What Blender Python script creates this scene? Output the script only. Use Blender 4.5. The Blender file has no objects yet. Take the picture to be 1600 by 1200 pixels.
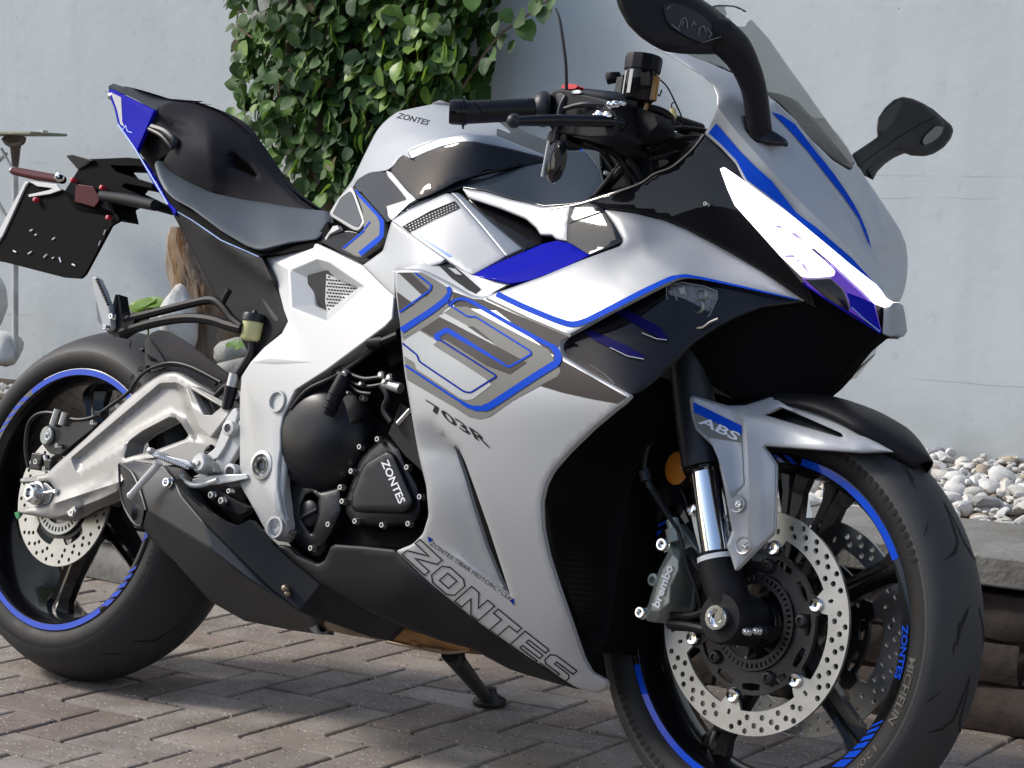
import bpy, bmesh, math, random
import numpy as np
from mathutils import Vector, Matrix
from mathutils.geometry import delaunay_2d_cdt
R_ = math.radians
scene = bpy.context.scene
COL = scene.collection

# ------------------------------------------------------------------ camera (pose solved from the wheels' known radii)
POSE = [1.3758091, 0.5997326, -0.4113416, -0.7913671, 0.5310334, 3.8623501]
FPX = 3356.58          # focal length in pixels of the 1600 px wide photograph
STEER = -0.0922485     # handlebar turned slightly
LEAN = R_(12.0)        # bike rests on its side stand
def rodrigues(v):
    v = np.array(v, float); t = np.linalg.norm(v); k = v/t
    K = np.array([[0,-k[2],k[1]],[k[2],0,-k[0]],[-k[1],k[0],0]])
    return np.eye(3)+math.sin(t)*K+(1-math.cos(t))*K@K
RC = rodrigues(POSE[:3])
CAMB = -RC.T@np.array(POSE[3:])
cL, sL = math.cos(LEAN), math.sin(LEAN)
LM = np.array([[1,0,0],[0,cL,sL],[0,-sL,cL]])      # bike frame -> world
CAMW = LM@CAMB
rw = LM@RC.T
cam_d = bpy.data.cameras.new('camera'); cam = bpy.data.objects.new('camera', cam_d); COL.objects.link(cam)
cam_d.sensor_width = 36; cam_d.lens = 36*FPX/1600; cam_d.clip_end = 500; cam_d.clip_start = 0.05
M = Matrix.Identity(4)
for i in range(3):
    M[i][0] = rw[i,0]; M[i][1] = -rw[i,1]; M[i][2] = -rw[i,2]; M[i][3] = CAMW[i]
cam.matrix_world = M
scene.camera = cam

# ------------------------------------------------------------------ world, sun, exposure
SUN_DIR = Vector((-0.86, -0.45, 0.80)).normalized()     # towards the sun
world = bpy.data.worlds.new("World"); scene.world = world; world.use_nodes = True
nt = world.node_tree
sky = nt.nodes.new('ShaderNodeTexSky'); sky.sky_type = 'NISHITA'; sky.sun_disc = False
sky.sun_elevation = math.asin(SUN_DIR.z); sky.sun_rotation = math.atan2(SUN_DIR.x, SUN_DIR.y)
sky.air_density = 1.0; sky.dust_density = 2.0; sky.altitude = 20
nt.links.new(sky.outputs[0], nt.nodes['Background'].inputs[0])
nt.nodes['Background'].inputs[1].default_value = 0.15
sun_d = bpy.data.lights.new('sun', 'SUN'); sun_d.energy = 2.0; sun_d.angle = R_(11); sun_d.color = (1.0, .95, .87)
sun = bpy.data.objects.new('sun', sun_d); COL.objects.link(sun)
sun.rotation_euler = (-SUN_DIR).to_track_quat('-Z', 'Y').to_euler(); sun.location = (-4, -2, 5)
scene.view_settings.view_transform = 'Standard'; scene.view_settings.look = 'None'
scene.view_settings.exposure = 0.50; scene.view_settings.gamma = 1; scene.view_settings.use_curve_mapping = False

# ------------------------------------------------------------------ photo rays -> real places
rake = R_(24.5)
AX = np.array([-math.sin(rake), 0, math.cos(rake)])
SM = rodrigues(AX*STEER)
WB = 1.435
A0 = np.array([WB-0.045/math.cos(rake), 0, 0.302])
def rayb(p):
    p = np.atleast_2d(np.asarray(p, float))
    d = np.stack([(p[:,0]-800)/FPX, (p[:,1]-600)/FPX, np.ones(len(p))], 1)
    return d@RC
def Bn(p, w):            # points on the bike, w metres to the bike's right of its middle plane
    d = rayb(p); t = (-np.asarray(w, float)-CAMB[1])/d[:,1]
    return CAMB+t[:,None]*d
def B(px, py, w): return Bn([(px,py)], w)[0]
def SBn(p, w):           # same, for what turns with the handlebar; result in bike frame
    c = SM.T@(CAMB-A0)+A0; d = rayb(p)@SM; t = (-np.asarray(w, float)-c[1])/d[:,1]
    return (c+t[:,None]*d-A0)@SM.T+A0
def SB(px, py, w): return SBn([(px,py)], w)[0]
def St(P): return (np.asarray(P, float)-A0)@SM.T+A0
def Wy(px, py, y):       # world point on a plane y = const
    d = LM@rayb([(px,py)])[0]; t = (y-CAMW[1])/d[1]; return CAMW+t*d
def Wz(px, py, z=0):
    d = LM@rayb([(px,py)])[0]; t = (z-CAMW[2])/d[2]; return CAMW+t*d

# ------------------------------------------------------------------ materials
def mat(name, col, rough=.5, metal=0, coat=0, coat_r=.05, spec=.5, bump=None, noise=None, emis=None, trans=0, alpha=1, ior=1.45, sheen=0):
    m = bpy.data.materials.new(name); m.use_nodes = True; n = m.node_tree; b = n.nodes['Principled BSDF']
    b.inputs['Base Color'].default_value = (*col, 1); b.inputs['Roughness'].default_value = rough
    b.inputs['Metallic'].default_value = metal; b.inputs['Coat Weight'].default_value = coat
    b.inputs['Coat Roughness'].default_value = coat_r; b.inputs['Specular IOR Level'].default_value = spec
    b.inputs['IOR'].default_value = ior; b.inputs['Transmission Weight'].default_value = trans; b.inputs['Alpha'].default_value = alpha
    if emis: b.inputs['Emission Color'].default_value = (*emis[0], 1); b.inputs['Emission Strength'].default_value = emis[1]
    tc = n.nodes.new('ShaderNodeTexCoord')
    if bump:     # (scale, strength, distance)
        t = n.nodes.new('ShaderNodeTexNoise'); t.inputs['Scale'].default_value = bump[0]; t.inputs['Detail'].default_value = 3
        bp = n.nodes.new('ShaderNodeBump'); bp.inputs['Strength'].default_value = bump[1]; bp.inputs['Distance'].default_value = bump[2]
        n.links.new(tc.outputs['Object'], t.inputs['Vector']); n.links.new(t.outputs[0], bp.inputs['Height']); n.links.new(bp.outputs[0], b.inputs['Normal'])
    if noise:    # (scale, dark factor, rough add)
        t = n.nodes.new('ShaderNodeTexNoise'); t.inputs['Scale'].default_value = noise[0]; t.inputs['Detail'].default_value = 6
        cr = n.nodes.new('ShaderNodeMapRange'); cr.inputs[1].default_value = .3; cr.inputs[2].default_value = .7; cr.inputs[3].default_value = noise[1]; cr.inputs[4].default_value = 1
        mx = n.nodes.new('ShaderNodeMix'); mx.data_type = 'RGBA'; mx.blend_type = 'MULTIPLY'; mx.inputs[0].default_value = 1
        mx.inputs[6].default_value = (*col, 1)
        n.links.new(tc.outputs['Object'], t.inputs['Vector']); n.links.new(t.outputs[0], cr.inputs[0]); n.links.new(cr.outputs[0], mx.inputs[7]); n.links.new(mx.outputs[2], b.inputs['Base Color'])
        ra = n.nodes.new('ShaderNodeMapRange'); ra.inputs[3].default_value = rough; ra.inputs[4].default_value = min(1, rough+noise[2])
        n.links.new(t.outputs[0], ra.inputs[0]); n.links.new(ra.outputs[0], b.inputs['Roughness'])
    return m
Mt = dict(
 silver=mat('silver_paint', (.43,.445,.46), .40, .28, .08, .3, spec=.35),
 frame=mat('frame_paint', (.50,.51,.51), .48, .2, .12, .3, bump=(900,.05,.0005)),
 swing=mat('swingarm_paint', (.34,.335,.32), .48, .25, .1, .3, bump=(900,.06,.0005)),
 sgrey=mat('grey_paint', (.26,.29,.32), .3, .3, .5, .06),
 gblack=mat('gloss_black', (.004,.004,.006), .6, 0, .6, .02, spec=.08),
 deck=mat('gloss_graphite', (.016,.024,.034), .6, 0, .5, .03, spec=.05),
 mblack=mat('matte_black', (.009,.009,.011), .5, 0, spec=.22, bump=(700,.15,.0004)),
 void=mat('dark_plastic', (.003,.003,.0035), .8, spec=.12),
 char=mat('charcoal_coat', (.016,.019,.024), .42, .1, bump=(500,.08,.0004)),
 belly=mat('belly_coat', (.007,.008,.010), .5, 0, spec=.3, bump=(600,.08,.0004)),
 engine=mat('engine_coat', (.012,.013,.016), .34, .2, spec=.4, bump=(800,.12,.0004)),
 under=mat('tail_plastic', (.011,.011,.013), .6, 0, spec=.2, bump=(500,.1,.0004)),
 seat=mat('skylit_vinyl', (.055,.068,.080), .5, 0, spec=.6, bump=(260,.25,.0006)),  # grey-blue has the sky's sheen on the cushion painted in
 seatd=mat('seat_fabric', (.008,.008,.012), .7, 0, spec=.16, bump=(300,.25,.0006)),
 rubber=mat('tyre_rubber', (.028,.030,.033), .5, 0, spec=.6, noise=(5,.5,.25), bump=(120,.25,.0006)),
 rubside=mat('tyre_sidewall', (.012,.012,.012), .5, 0, spec=.35, noise=(30,.7,.2)),
 rubline=mat('tyre_edge_line', (.06,.059,.052), .6),
 groove=mat('tread_groove', (.006,.006,.007), .85),
 rim=mat('rim_black', (.004,.004,.005), .25, 0, .55, .05, spec=.3),
 blue=mat('blue_paint', (.003,.006,.36), .7, .0, .10, .04, spec=.03),
 bdecal=mat('blue_decal', (.002,.060,.52), .6, 0, 0, .08, spec=.1),
 bstrip=mat('rim_strip_blue', (.002,.060,.55), .5, 0, .5, .06, spec=.1),
 bdark=mat('dark_blue_decal', (.001,.022,.27), .6, 0, 0, .08, spec=.1),
 bpale=mat('pale_blue_decal', (.22,.36,.72), .35, 0, .4, .1),
 gdecal=mat('grey_decal', (.185,.185,.17), .6, 0, 0, .2, spec=.25),
 ddecal=mat('brown_grey_decal', (.045,.038,.036), .6, 0, 0, .2, spec=.25),
 ldecal=mat('light_decal', (.42,.44,.44), .6, .1, 0, .2, spec=.25),
 kdecal=mat('black_decal', (.015,.017,.018), .6, spec=.2),
 wdecal=mat('white_decal', (.78,.80,.82), .4),
 chrome=mat('chrome', (.80,.81,.82), .09, 1),
 alu=mat('aluminium', (.62,.62,.60), .3, 1, noise=(60,.85,.1)),
 cast=mat('cast_aluminium', (.50,.51,.50), .42, .7, bump=(700,.1,.0004)),
 disc=mat('brake_steel', (.47,.47,.455), .33, .9, noise=(22,.78,.15)),
 discd=mat('disc_carrier', (.035,.034,.035), .4, .6),
 caliper=mat('caliper_metal', (.27,.30,.28), .36, .35, bump=(400,.1,.0005)),
 smoke=mat('smoked_screen', (.34,.355,.345), .03, 0, trans=1, ior=1.12, coat=.25, coat_r=.02),
 clear=mat('clear_lens', (.75,.75,.78), .06, 0, trans=.85, ior=1.2, coat=1),
 amber=mat('amber_reflector', (.62,.20,.02), .25, 0, .8, .05, bump=(420,.5,.001)),
 red=mat('red_switch', (.65,.02,.03), .35),
 dred=mat('dark_red_lens', (.06,.002,.005), .5, 0, .12, spec=.1),
 redreg=mat('red_reflector', (.55,.03,.05), .2, 0, .8),
 lamp=mat('lit_headlight', (.9,.88,.95), .2, emis=((1.0,.93,1.0), 1.5)),
 lampm=mat('lamp_marks', (.30,.22,.42), .3, emis=((.55,.4,.75), .45)),
 podblue=mat('shaded_pod_blue', (.003,.002,.07), .6, spec=.1),  # blue darkened to put the shade under the shoulder into the fins
 purple=mat('lamp_glass_purple', (.06,.02,.20), .12, 0, 1, .03, emis=((.16,.05,.62), .35)),
 lampin=mat('lamp_reflector', (.06,.055,.05), .25, .6),
 bronze=mat('exhaust_bronze', (.36,.20,.09), .35, .9, noise=(30,.6,.2)),
 gold=mat('header_steel', (.36,.31,.23), .3, .95, noise=(30,.6,.2)),
 fluid=mat('fluid_plastic', (.62,.60,.30), .4, 0, spec=.5),
 brown=mat('hugger_plastic', (.030,.021,.021), .45),
 orange=mat('amber_fluid', (.30,.15,.03), .25, 0, .6),
 mesh=mat('grille_grey', (.30,.31,.32), .45, .5),
 hose=mat('hose_rubber', (.009,.009,.011), .45, spec=.35),
 stand=mat('stand_black', (.015,.015,.016), .45),
 green=mat('green_tag', (.02,.25,.08), .5),
)

# ------------------------------------------------------------------ mesh helpers
def unit(v): v = np.asarray(v, float); return v/(np.linalg.norm(v)+1e-12)
class MB:
    def __init__(s): s.v = []; s.f = []; s.m = []
    def add(s, v, f, mi=0):
        o = len(s.v); s.v += [tuple(map(float, x)) for x in v]; s.f += [tuple(i+o for i in q) for q in f]; s.m += [mi]*len(f); return s
    def cyl(s, p0, p1, r0, r1=None, n=16, mi=0, caps=True):
        r1 = r0 if r1 is None else r1; p0 = np.array(p0, float); p1 = np.array(p1, float)
        return s.tube([p0, p1], [r0, r1], n, mi, caps)
    def tube(s, pts, r, n=10, mi=0, caps=True, smooth=0):
        P = np.array(pts, float); rr = np.full(len(P), r) if np.isscalar(r) else np.array(r, float)
        if smooth and len(P) > 2:
            Q = []; q = []
            for i in range(len(P)-1):
                a, b, c, d = P[max(i-1,0)], P[i], P[i+1], P[min(i+2,len(P)-1)]
                for k in range(smooth):
                    t = k/smooth; Q.append(.5*((2*b)+(-a+c)*t+(2*a-5*b+4*c-d)*t*t+(-a+3*b-3*c+d)*t**3)); q.append(rr[i]*(1-t)+rr[i+1]*t)
            Q.append(P[-1]); q.append(rr[-1]); P = np.array(Q); rr = np.array(q)
        T = np.gradient(P, axis=0) if len(P) > 2 else np.array([P[1]-P[0]]*2)
        T /= np.linalg.norm(T, axis=1)[:,None]+1e-12
        u = np.cross(T[0], [0,0,1]); u = np.cross(T[0], [0,1,0]) if np.linalg.norm(u) < .1 else u; u = unit(u)
        V = []; F = []
        for i in range(len(P)):
            u = unit(u-T[i]*np.dot(u, T[i])); w = np.cross(T[i], u)
            for k in range(n):
                a = 2*math.pi*k/n; V.append(P[i]+rr[i]*(math.cos(a)*u+math.sin(a)*w))
        for i in range(len(P)-1):
            for k in range(n): F.append((i*n+k, i*n+(k+1)%n, (i+1)*n+(k+1)%n, (i+1)*n+k))
        if caps: F.append(tuple(range(n))[::-1]); F.append(tuple((len(P)-1)*n+k for k in range(n)))
        return s.add(V, F, mi)
    def lathe(s, c, prof, n=32, axis=(0,-1,0), up=(0,0,1), mi=0, a0=0, a1=2*math.pi, sx=1):
        ax = unit(axis); u = unit(np.array(up)-ax*np.dot(up, ax)); w = np.cross(ax, u); c = np.array(c, float); V = []; F = []
        full = abs(a1-a0-2*math.pi) < 1e-6; m = n if full else n+1
        for k in range(m):
            a = a0+(a1-a0)*k/n
            for r, h in prof: V.append(c+ax*h+r*(math.cos(a)*u+sx*math.sin(a)*w))
        L = len(prof)
        for k in range(n):
            for j in range(L-1):
                a_, b_ = k*L+j, ((k+1)%m)*L+j; F.append((a_, a_+1, b_+1, b_))
        return s.add(V, F, mi)
    def box(s, c, size, ax=None, mi=0):
        c = np.array(c, float); h = np.array(size)/2; A = np.eye(3) if ax is None else np.array(ax)
        V = [c+A.T@(h*np.array([x,y,z])) for x in (-1,1) for y in (-1,1) for z in (-1,1)]
        return s.add(V, [(0,1,3,2),(4,6,7,5),(0,4,5,1),(2,3,7,6),(0,2,6,4),(1,5,7,3)], mi)
    def build(s, name, mats, parent=None, smooth=True, bevel=0, ang=35, seg=2, fixn=True):
        me = bpy.data.meshes.new(name); me.from_pydata(s.v, [], s.f)
        if not isinstance(mats, (list, tuple)): mats = [mats]
        for m in mats: me.materials.append(Mt[m] if isinstance(m, str) else m)
        me.polygons.foreach_set('material_index', s.m)
        if fixn:
            b = bmesh.new(); b.from_mesh(me); bmesh.ops.recalc_face_normals(b, faces=b.faces); b.to_mesh(me); b.free()
        if smooth:
            me.polygons.foreach_set('use_smooth', [True]*len(me.polygons)); me.set_sharp_from_angle(angle=R_(ang))
        me.update()
        o = bpy.data.objects.new(name, me); COL.objects.link(o)
        if parent: o.parent = parent
        if bevel:
            bv = o.modifiers.new('bevel', 'BEVEL'); bv.width = bevel; bv.segments = seg; bv.limit_method = 'ANGLE'; bv.angle_limit = R_(28); bv.harden_normals = True
        return o
def tag(o, label=None, cat=None, group=None, kind=None):
    if label: o['label'] = label
    if cat: o['category'] = cat
    if group: o['group'] = group
    if kind: o['kind'] = kind
    return o

# ------------------------------------------------------------------ panel surfaces
def round_poly(P, r):
    P = [np.array(p[:2], float) for p in P]; out = []; n = len(P)
    for i in range(n):
        a, b, c = P[i-1], P[i], P[(i+1)%n]; l1 = np.linalg.norm(a-b); l2 = np.linalg.norm(c-b); q = min(r, l1*.45, l2*.45)
        if q < .4: out.append(b); continue
        p0 = b+(a-b)/l1*q; p1 = b+(c-b)/l2*q
        for t in (0,.25,.5,.75,1): out.append((1-t)**2*p0+2*t*(1-t)*b+t*t*p1)
    return np.array(out)
def densify(P, step):
    out = []
    for i in range(len(P)):
        a, b = P[i], P[(i+1)%len(P)]; l = np.linalg.norm(b-a)
        if l < 1e-6: continue
        for k in range(max(1, int(math.ceil(l/step)))): out.append(a+(b-a)*k/max(1, int(math.ceil(l/step))))
    return np.array(out)
def inside(Q, P):
    x, y = Q[:,0], Q[:,1]; r = np.zeros(len(Q), bool)
    for i in range(len(P)):
        x1, y1 = P[i]; x2, y2 = P[(i+1)%len(P)]
        if y1 == y2: continue
        c = ((y1 > y) != (y2 > y)) & (x < (x2-x1)*(y-y1)/(y2-y1)+x1); r ^= c
    return r
def dist(Q, P, closed=True):
    A = P; Bq = np.roll(P, -1, 0)
    if not closed: A = P[:-1]; Bq = P[1:]
    d = np.full(len(Q), 1e9)
    for a, b in zip(A, Bq):
        ab = b-a; t = np.clip(((Q-a)@ab)/(ab@ab+1e-12), 0, 1); d = np.minimum(d, np.linalg.norm(Q-(a+t[:,None]*ab), axis=1))
    return d
class Field:
    """lateral offset w over the outline, a thin plate through the given places"""
    def __init__(s, ctrl, extra=None, lam=.12):
        C = np.array(ctrl, float); s.X = C[:,:2]/100; n = len(C)
        if n < 3: s.c = None; s.w0 = C[0,2]; s.extra = extra; return
        K = s.k(s.X, s.X)+np.eye(n)*lam; Pm = np.hstack([np.ones((n,1)), s.X])
        A = np.block([[K, Pm],[Pm.T, np.zeros((3,3))]]); s.c = np.linalg.lstsq(A, np.concatenate([C[:,2], np.zeros(3)]), rcond=None)[0]; s.extra = extra
    def k(s, A, Bm):
        r2 = ((A[:,None]-Bm[None])**2).sum(2); return .5*r2*np.log(r2+1e-9)
    def __call__(s, Q):
        Q = np.atleast_2d(np.asarray(Q, float))
        if s.c is None: w = np.full(len(Q), s.w0)
        else: X = Q/100; w = s.k(X, s.X)@s.c[:-3]+np.hstack([np.ones((len(X),1)), X])@s.c[-3:]
        if s.extra: w = w+s.extra(Q)
        return w
def smst(x): x = np.clip(x, 0, 1); return x*x*(3-2*x)
def dent(poly, depth, ramp):
    P = densify(round_poly(poly, 4), 5)
    def f(Q):
        m = inside(Q, P); r = np.zeros(len(Q))
        if m.any(): r[m] = -depth*smst(dist(Q[m], P)/ramp)
        return r
    f.pts = [np.vstack([P, P[:1]])]; return f
def sumf(*fs):
    g = lambda Q: sum(f(Q) for f in fs)
    g.pts = [q for f in fs if hasattr(f, 'pts') for q in f.pts]; return g
def crease(line, depth, side, width):
    """a ridge (or valley) that follows a line"""
    P = np.array(line, float)
    def f(Q): return depth*np.clip(1-dist(Q, P, False)/width, 0, 1)**1.3
    Q = []
    for a, b in zip(P[:-1], P[1:]): k = max(1, int(np.linalg.norm(b-a)/4)); Q += [a+(b-a)*i/k for i in range(k)]
    f.pts = [np.array(Q+[P[-1]])]; return f
def triangulate(out, holes, step, rings, feat=None):
    """constrained triangulation of an outline (px) with holes; returns points, triangles, distance to edge"""
    loops = [out]+holes; pts = []; edges = []
    for L in loops:
        o = len(pts); pts += list(L); edges += [(o+i, o+(i+1)%len(L)) for i in range(len(L))]
    nb = len(pts); B_ = np.array(pts)
    lo, hi = out.min(0), out.max(0)
    gx = np.arange(lo[0]+step*.5, hi[0], step); gy = np.arange(lo[1]+step*.5, hi[1], step*.866)
    G = np.array([(x+(step*.5 if j%2 else 0), y) for j, y in enumerate(gy) for x in gx]) if len(gx) and len(gy) else np.zeros((0,2))
    def ok(Q):
        m = inside(Q, out)
        for h in holes: m &= ~inside(Q, h)
        return m
    def dd(Q):
        d = dist(Q, out)
        for h in holes: d = np.minimum(d, dist(Q, h))
        return d
    extra = []
    if feat:
        for Lf in feat:
            k_ = ok(Lf); k_[k_] = dd(Lf[k_]) > 2.2; o = len(pts)
            idx = {}
            for i, (q, g_) in enumerate(zip(Lf, k_)):
                if g_: idx[i] = len(pts); pts.append(q)
            edges += [(idx[i], idx[i+1]) for i in range(len(Lf)-1) if i in idx and i+1 in idx and np.hypot(*(Lf[i]-Lf[i+1])) > .05]
        FQ = np.array(pts[nb:]) if len(pts) > nb else np.zeros((0,2)); B_ = np.array(pts)
        if len(G) and len(FQ): dm = np.array([np.min(np.hypot(*(FQ-g).T)) for g in G]); G = G[dm > step*.5]
    rmax = max(rings) if rings else 0
    if len(G):
        G = G[ok(G)]
        if len(G): d = dd(G); extra.append(G[d > rmax+step*.45])
    for r in rings:
        for L in loops:
            t = np.roll(L, -1, 0)-np.roll(L, 1, 0); nrm = np.stack([-t[:,1], t[:,0]], 1); nrm /= np.linalg.norm(nrm, axis=1)[:,None]+1e-9
            for sg in (1, -1):
                Q = L+nrm*r*sg; Q = Q[ok(Q)]
                if len(Q): extra.append(Q[dd(Q) > r*.93])
    A = np.vstack([B_]+extra) if extra else B_
    vs, es, fs, ov, oe, of = delaunay_2d_cdt([Vector((float(x), float(y))) for x, y in A], edges, [], 0, 1e-4)
    V = np.array([(v.x, v.y) for v in vs]); T = [tuple(f) for f in fs]
    C = np.array([V[list(t)].mean(0) for t in T]); k = ok(C)
    T = [t for t, q in zip(T, k) if q]
    return V, T, dd(V)
def panel(name, outline, ctrl, m, parent, thick=.004, edge=(4,.003), holes=[], step=8, rnd=3, extra=None, bulge=None, steer=False, back=True, ang=40, mir=False):
    """one body panel: outline in photo pixels, ctrl gives its lateral distance from the bike's middle plane; real thickness, rolled edge"""
    F = ctrl if isinstance(ctrl, Field) else Field(ctrl, extra)
    out = densify(round_poly(outline, rnd), 5); hs = [densify(round_poly(h, 2), 5) for h in holes]
    er, eh = edge or (0, 0); rings = [er*.12, er*.4, er] if er and eh else []
    V, T, d = triangulate(out, hs, step, rings, getattr(F.extra, 'pts', None) if F.extra and F.c is not None else None)
    w = F(V)
    if rings: x = np.clip(1-d/er, 0, 1); w = w-eh*(1-np.sqrt(np.maximum(0, 1-x*x)))
    if bulge: x = np.clip(1-d/bulge[0], 0, 1); w = w-bulge[1]*(1-np.sqrt(np.maximum(0, 1-x*x)))
    fn = SBn if steer else Bn
    P = fn(V, w); inn = (SM@np.array([0,1,0])) if steer else np.array([0,1,0.])
    used = sorted({i for t in T for i in t}); mp = {u: i for i, u in enumerate(used)}; n = len(used)
    P = P[used]; T = [tuple(mp[i] for i in t) for t in T]
    cnt = {}
    for t in T:
        for i in range(3):
            e = (t[i], t[(i+1)%3]); cnt[e] = cnt.get(e, 0)+1
    bd = [e for e in cnt if (e[1], e[0]) not in cnt]
    mb = MB(); fr = [t for t in T]; mb.add(P, fr)
    if thick:
        Pb = P+inn*thick; mb.v += [tuple(map(float, x)) for x in Pb]
        ext = [(a, b, b+n, a+n) for a, b in bd]
        if back: ext += [(t[0]+n, t[2]+n, t[1]+n) for t in T]
        mb.f += ext; mb.m += [0]*len(ext)
    o = mb.build(name, m, parent, ang=ang); 
    if mir:
        c = o.copy(); COL.objects.link(c); c.parent = parent; c.scale.y = -1
    return o, F
def flat(pts, w=None): return pts
def stroke(pts, wd, closed=False):
    """polygon(s) that follow a line of given width (px)"""
    P = np.array(pts, float); n = len(P); wd = np.full(n, wd) if np.isscalar(wd) else np.array(wd, float)
    L = []; Rr = []
    for i in range(n):
        a = P[i-1] if (i > 0 or closed) else P[i]; c = P[(i+1)%n] if (i < n-1 or closed) else P[i]
        d1 = unit(P[i]-a) if np.linalg.norm(P[i]-a) > 1e-6 else None; d2 = unit(c-P[i]) if np.linalg.norm(c-P[i]) > 1e-6 else None
        if d1 is None: d1 = d2
        if d2 is None: d2 = d1
        b = unit(d1+d2) if np.linalg.norm(d1+d2) > .05 else d1; nn = np.array([-b[1], b[0]]); cs = max(.45, abs(np.dot(nn, [-d1[1], d1[0]])))
        L.append(P[i]+nn*wd[i]/2/cs); Rr.append(P[i]-nn*wd[i]/2/cs)
    L = np.array(L); Rr = np.array(Rr); quads = []
    for i in range(n if closed else n-1): j = (i+1)%n; quads.append((L[i], L[j], Rr[j], Rr[i]))
    return L, Rr, quads
class Dec:
    """thin stickers that follow a panel"""
    def __init__(s, F, lift=.0006, steer=False): s.F = F; s.lift = lift; s.mb = MB(); s.st = steer; s.mats = []
    def mi(s, m):
        if m not in s.mats: s.mats.append(m)
        return s.mats.index(m)
    def put(s, V, T, m, lv=1):
        P = (SBn if s.st else Bn)(V, s.F(V)+s.lift*lv); s.mb.add(P, T, s.mi(m))
    def poly(s, pts, m, lv=1, rnd=0, holes=[]):
        out = densify(round_poly(pts, rnd) if rnd else np.array(pts, float), 7); hs = [densify(np.array(h, float), 7) for h in holes]
        V, T, d = triangulate(out, hs, 9, []); s.put(V, T, m, lv); return s
    def line(s, pts, wd, m, lv=1, closed=False, rnd=0):
        P = np.array(pts, float); wv = np.full(len(P), wd) if np.isscalar(wd) else np.array(wd, float)
        if rnd:
            Q = [P[0]]; W2 = [wv[0]]
            for i in range(1, len(P)-1):
                a, b, c = P[i-1], P[i], P[i+1]; q = min(rnd, np.linalg.norm(a-b)*.45, np.linalg.norm(c-b)*.45)
                p0 = b+unit(a-b)*q; p1 = b+unit(c-b)*q
                for t in (0,.25,.5,.75,1): Q.append((1-t)**2*p0+2*t*(1-t)*b+t*t*p1); W2.append(wv[i])
            Q.append(P[-1]); W2.append(wv[-1]); P = np.array(Q); wv = np.array(W2)
        Q = []; W2 = []; n = len(P)
        for i in range(n if closed else n-1):
            a, b = P[i], P[(i+1)%n]; k = max(1, int(np.linalg.norm(b-a)/8))
            for j in range(k): Q.append(a+(b-a)*j/k); W2.append(wv[i]+(wv[(i+1)%n]-wv[i])*j/k)
        if not closed: Q.append(P[-1]); W2.append(wv[-1])
        L, Rr, qs = stroke(Q, W2, closed); n = len(L)
        V = np.vstack([L, Rr]); T = [(i, (i+1)%n, n+(i+1)%n, n+i) for i in range(n if closed else n-1)]
        s.put(V, T, m, lv); return s
    def text(s, txt, bl, br, tl, m, lv=1.4, bold=0):
        uv, T = text_mesh(txt, bold); bl, br, tl = map(lambda q: np.array(q, float), (bl, br, tl))
        V = bl+uv[:,:1]*(br-bl)+uv[:,1:]*(tl-bl); s.put(V, T, m, lv); return s
    def build(s, name, parent): return s.mb.build(name, s.mats, parent, smooth=True, fixn=False)
_tx = {}
def text_mesh(txt, bold=0):
    if (txt, bold) in _tx: return _tx[(txt, bold)]
    cu = bpy.data.curves.new('t', 'FONT'); cu.body = txt; cu.size = 1; cu.offset = bold; cu.resolution_u = 3
    o = bpy.data.objects.new('t', cu); COL.objects.link(o); dg = bpy.context.evaluated_depsgraph_get(); dg.update()
    me = o.evaluated_get(dg).to_mesh(); V = np.array([(v.co.x, v.co.y) for v in me.vertices]); T = [tuple(p.vertices) for p in me.polygons]
    o.evaluated_get(dg).to_mesh_clear(); bpy.data.objects.remove(o); bpy.data.curves.remove(cu)
    V = (V-V.min(0))/(V.max(0)-V.min(0)); _tx[(txt, bold)] = (V, T); return V, T
def facet(name, V, F, m, parent, thick=.006, bevel=.002, mir=False, mats=None, steer=False, ang=30, seg=3):
    """a hard-edged panel: corner places (px, py, w) and the faces between them"""
    fn = SB if steer else B
    P = [fn(*v) for v in V]; n = len(P); inn = (SM@np.array([0,1,0])) if steer else np.array([0,1,0.])
    cnt = {}
    for f in F:
        for i in range(len(f)): e = (f[i], f[(i+1)%len(f)]); cnt[e] = 1
    bd = [e for e in cnt if (e[1], e[0]) not in cnt]
    mb = MB(); mb.add(P, F, 0)
    if thick:
        mb.v += [tuple(map(float, x)) for x in (np.array(P)+inn*thick)]
        ext = [(a, b, b+n, a+n) for a, b in bd]+[tuple(i+n for i in f[::-1]) for f in F]
        mb.f += ext; mb.m += [0]*len(ext)
    o = mb.build(name, m, parent, bevel=bevel, seg=seg, ang=ang)
    if mir: c = o.copy(); COL.objects.link(c); c.parent = parent; c.scale.y = -1
    return o
def slab(name, pts, w, depth, m, parent, bevel=.0015, steer=False, rnd=0, seg=2, holes=None):
    """a solid plate: outline at w, going depth inwards"""
    P2 = round_poly(pts, rnd) if rnd else np.array(pts, float)
    wv = np.full(len(P2), w) if np.isscalar(w) else None
    fn = SBn if steer else Bn
    P = fn(P2, wv); inn = ((SM@np.array([0,1,0])) if steer else np.array([0,1,0.]))*depth; n = len(P)
    mb = MB(); mb.add(np.vstack([P, P+inn]), [tuple(range(n)), tuple(range(2*n-1, n-1, -1))]+[(i, i+n, (i+1)%n+n, (i+1)%n) for i in range(n)])
    if name is None: return mb
    return mb.build(name, m, parent, bevel=bevel, seg=seg)
def bolt_mb(mb, px, py, w, r, steer=False, n=14, h=.008):
    c = (SB if steer else B)(px, py, w); ax = (SM if steer else np.eye(3))@np.array([0,-1,0])
    mb.lathe(c, [(r*1.18,-.002),(r*1.18,.0012),(r*1.02,.0025),(r,.003),(r,h*.85),(r*.85,h),(r*.6,h),(r*.52,h*.35),(0,h*.3)], n, axis=ax); return mb
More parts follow.
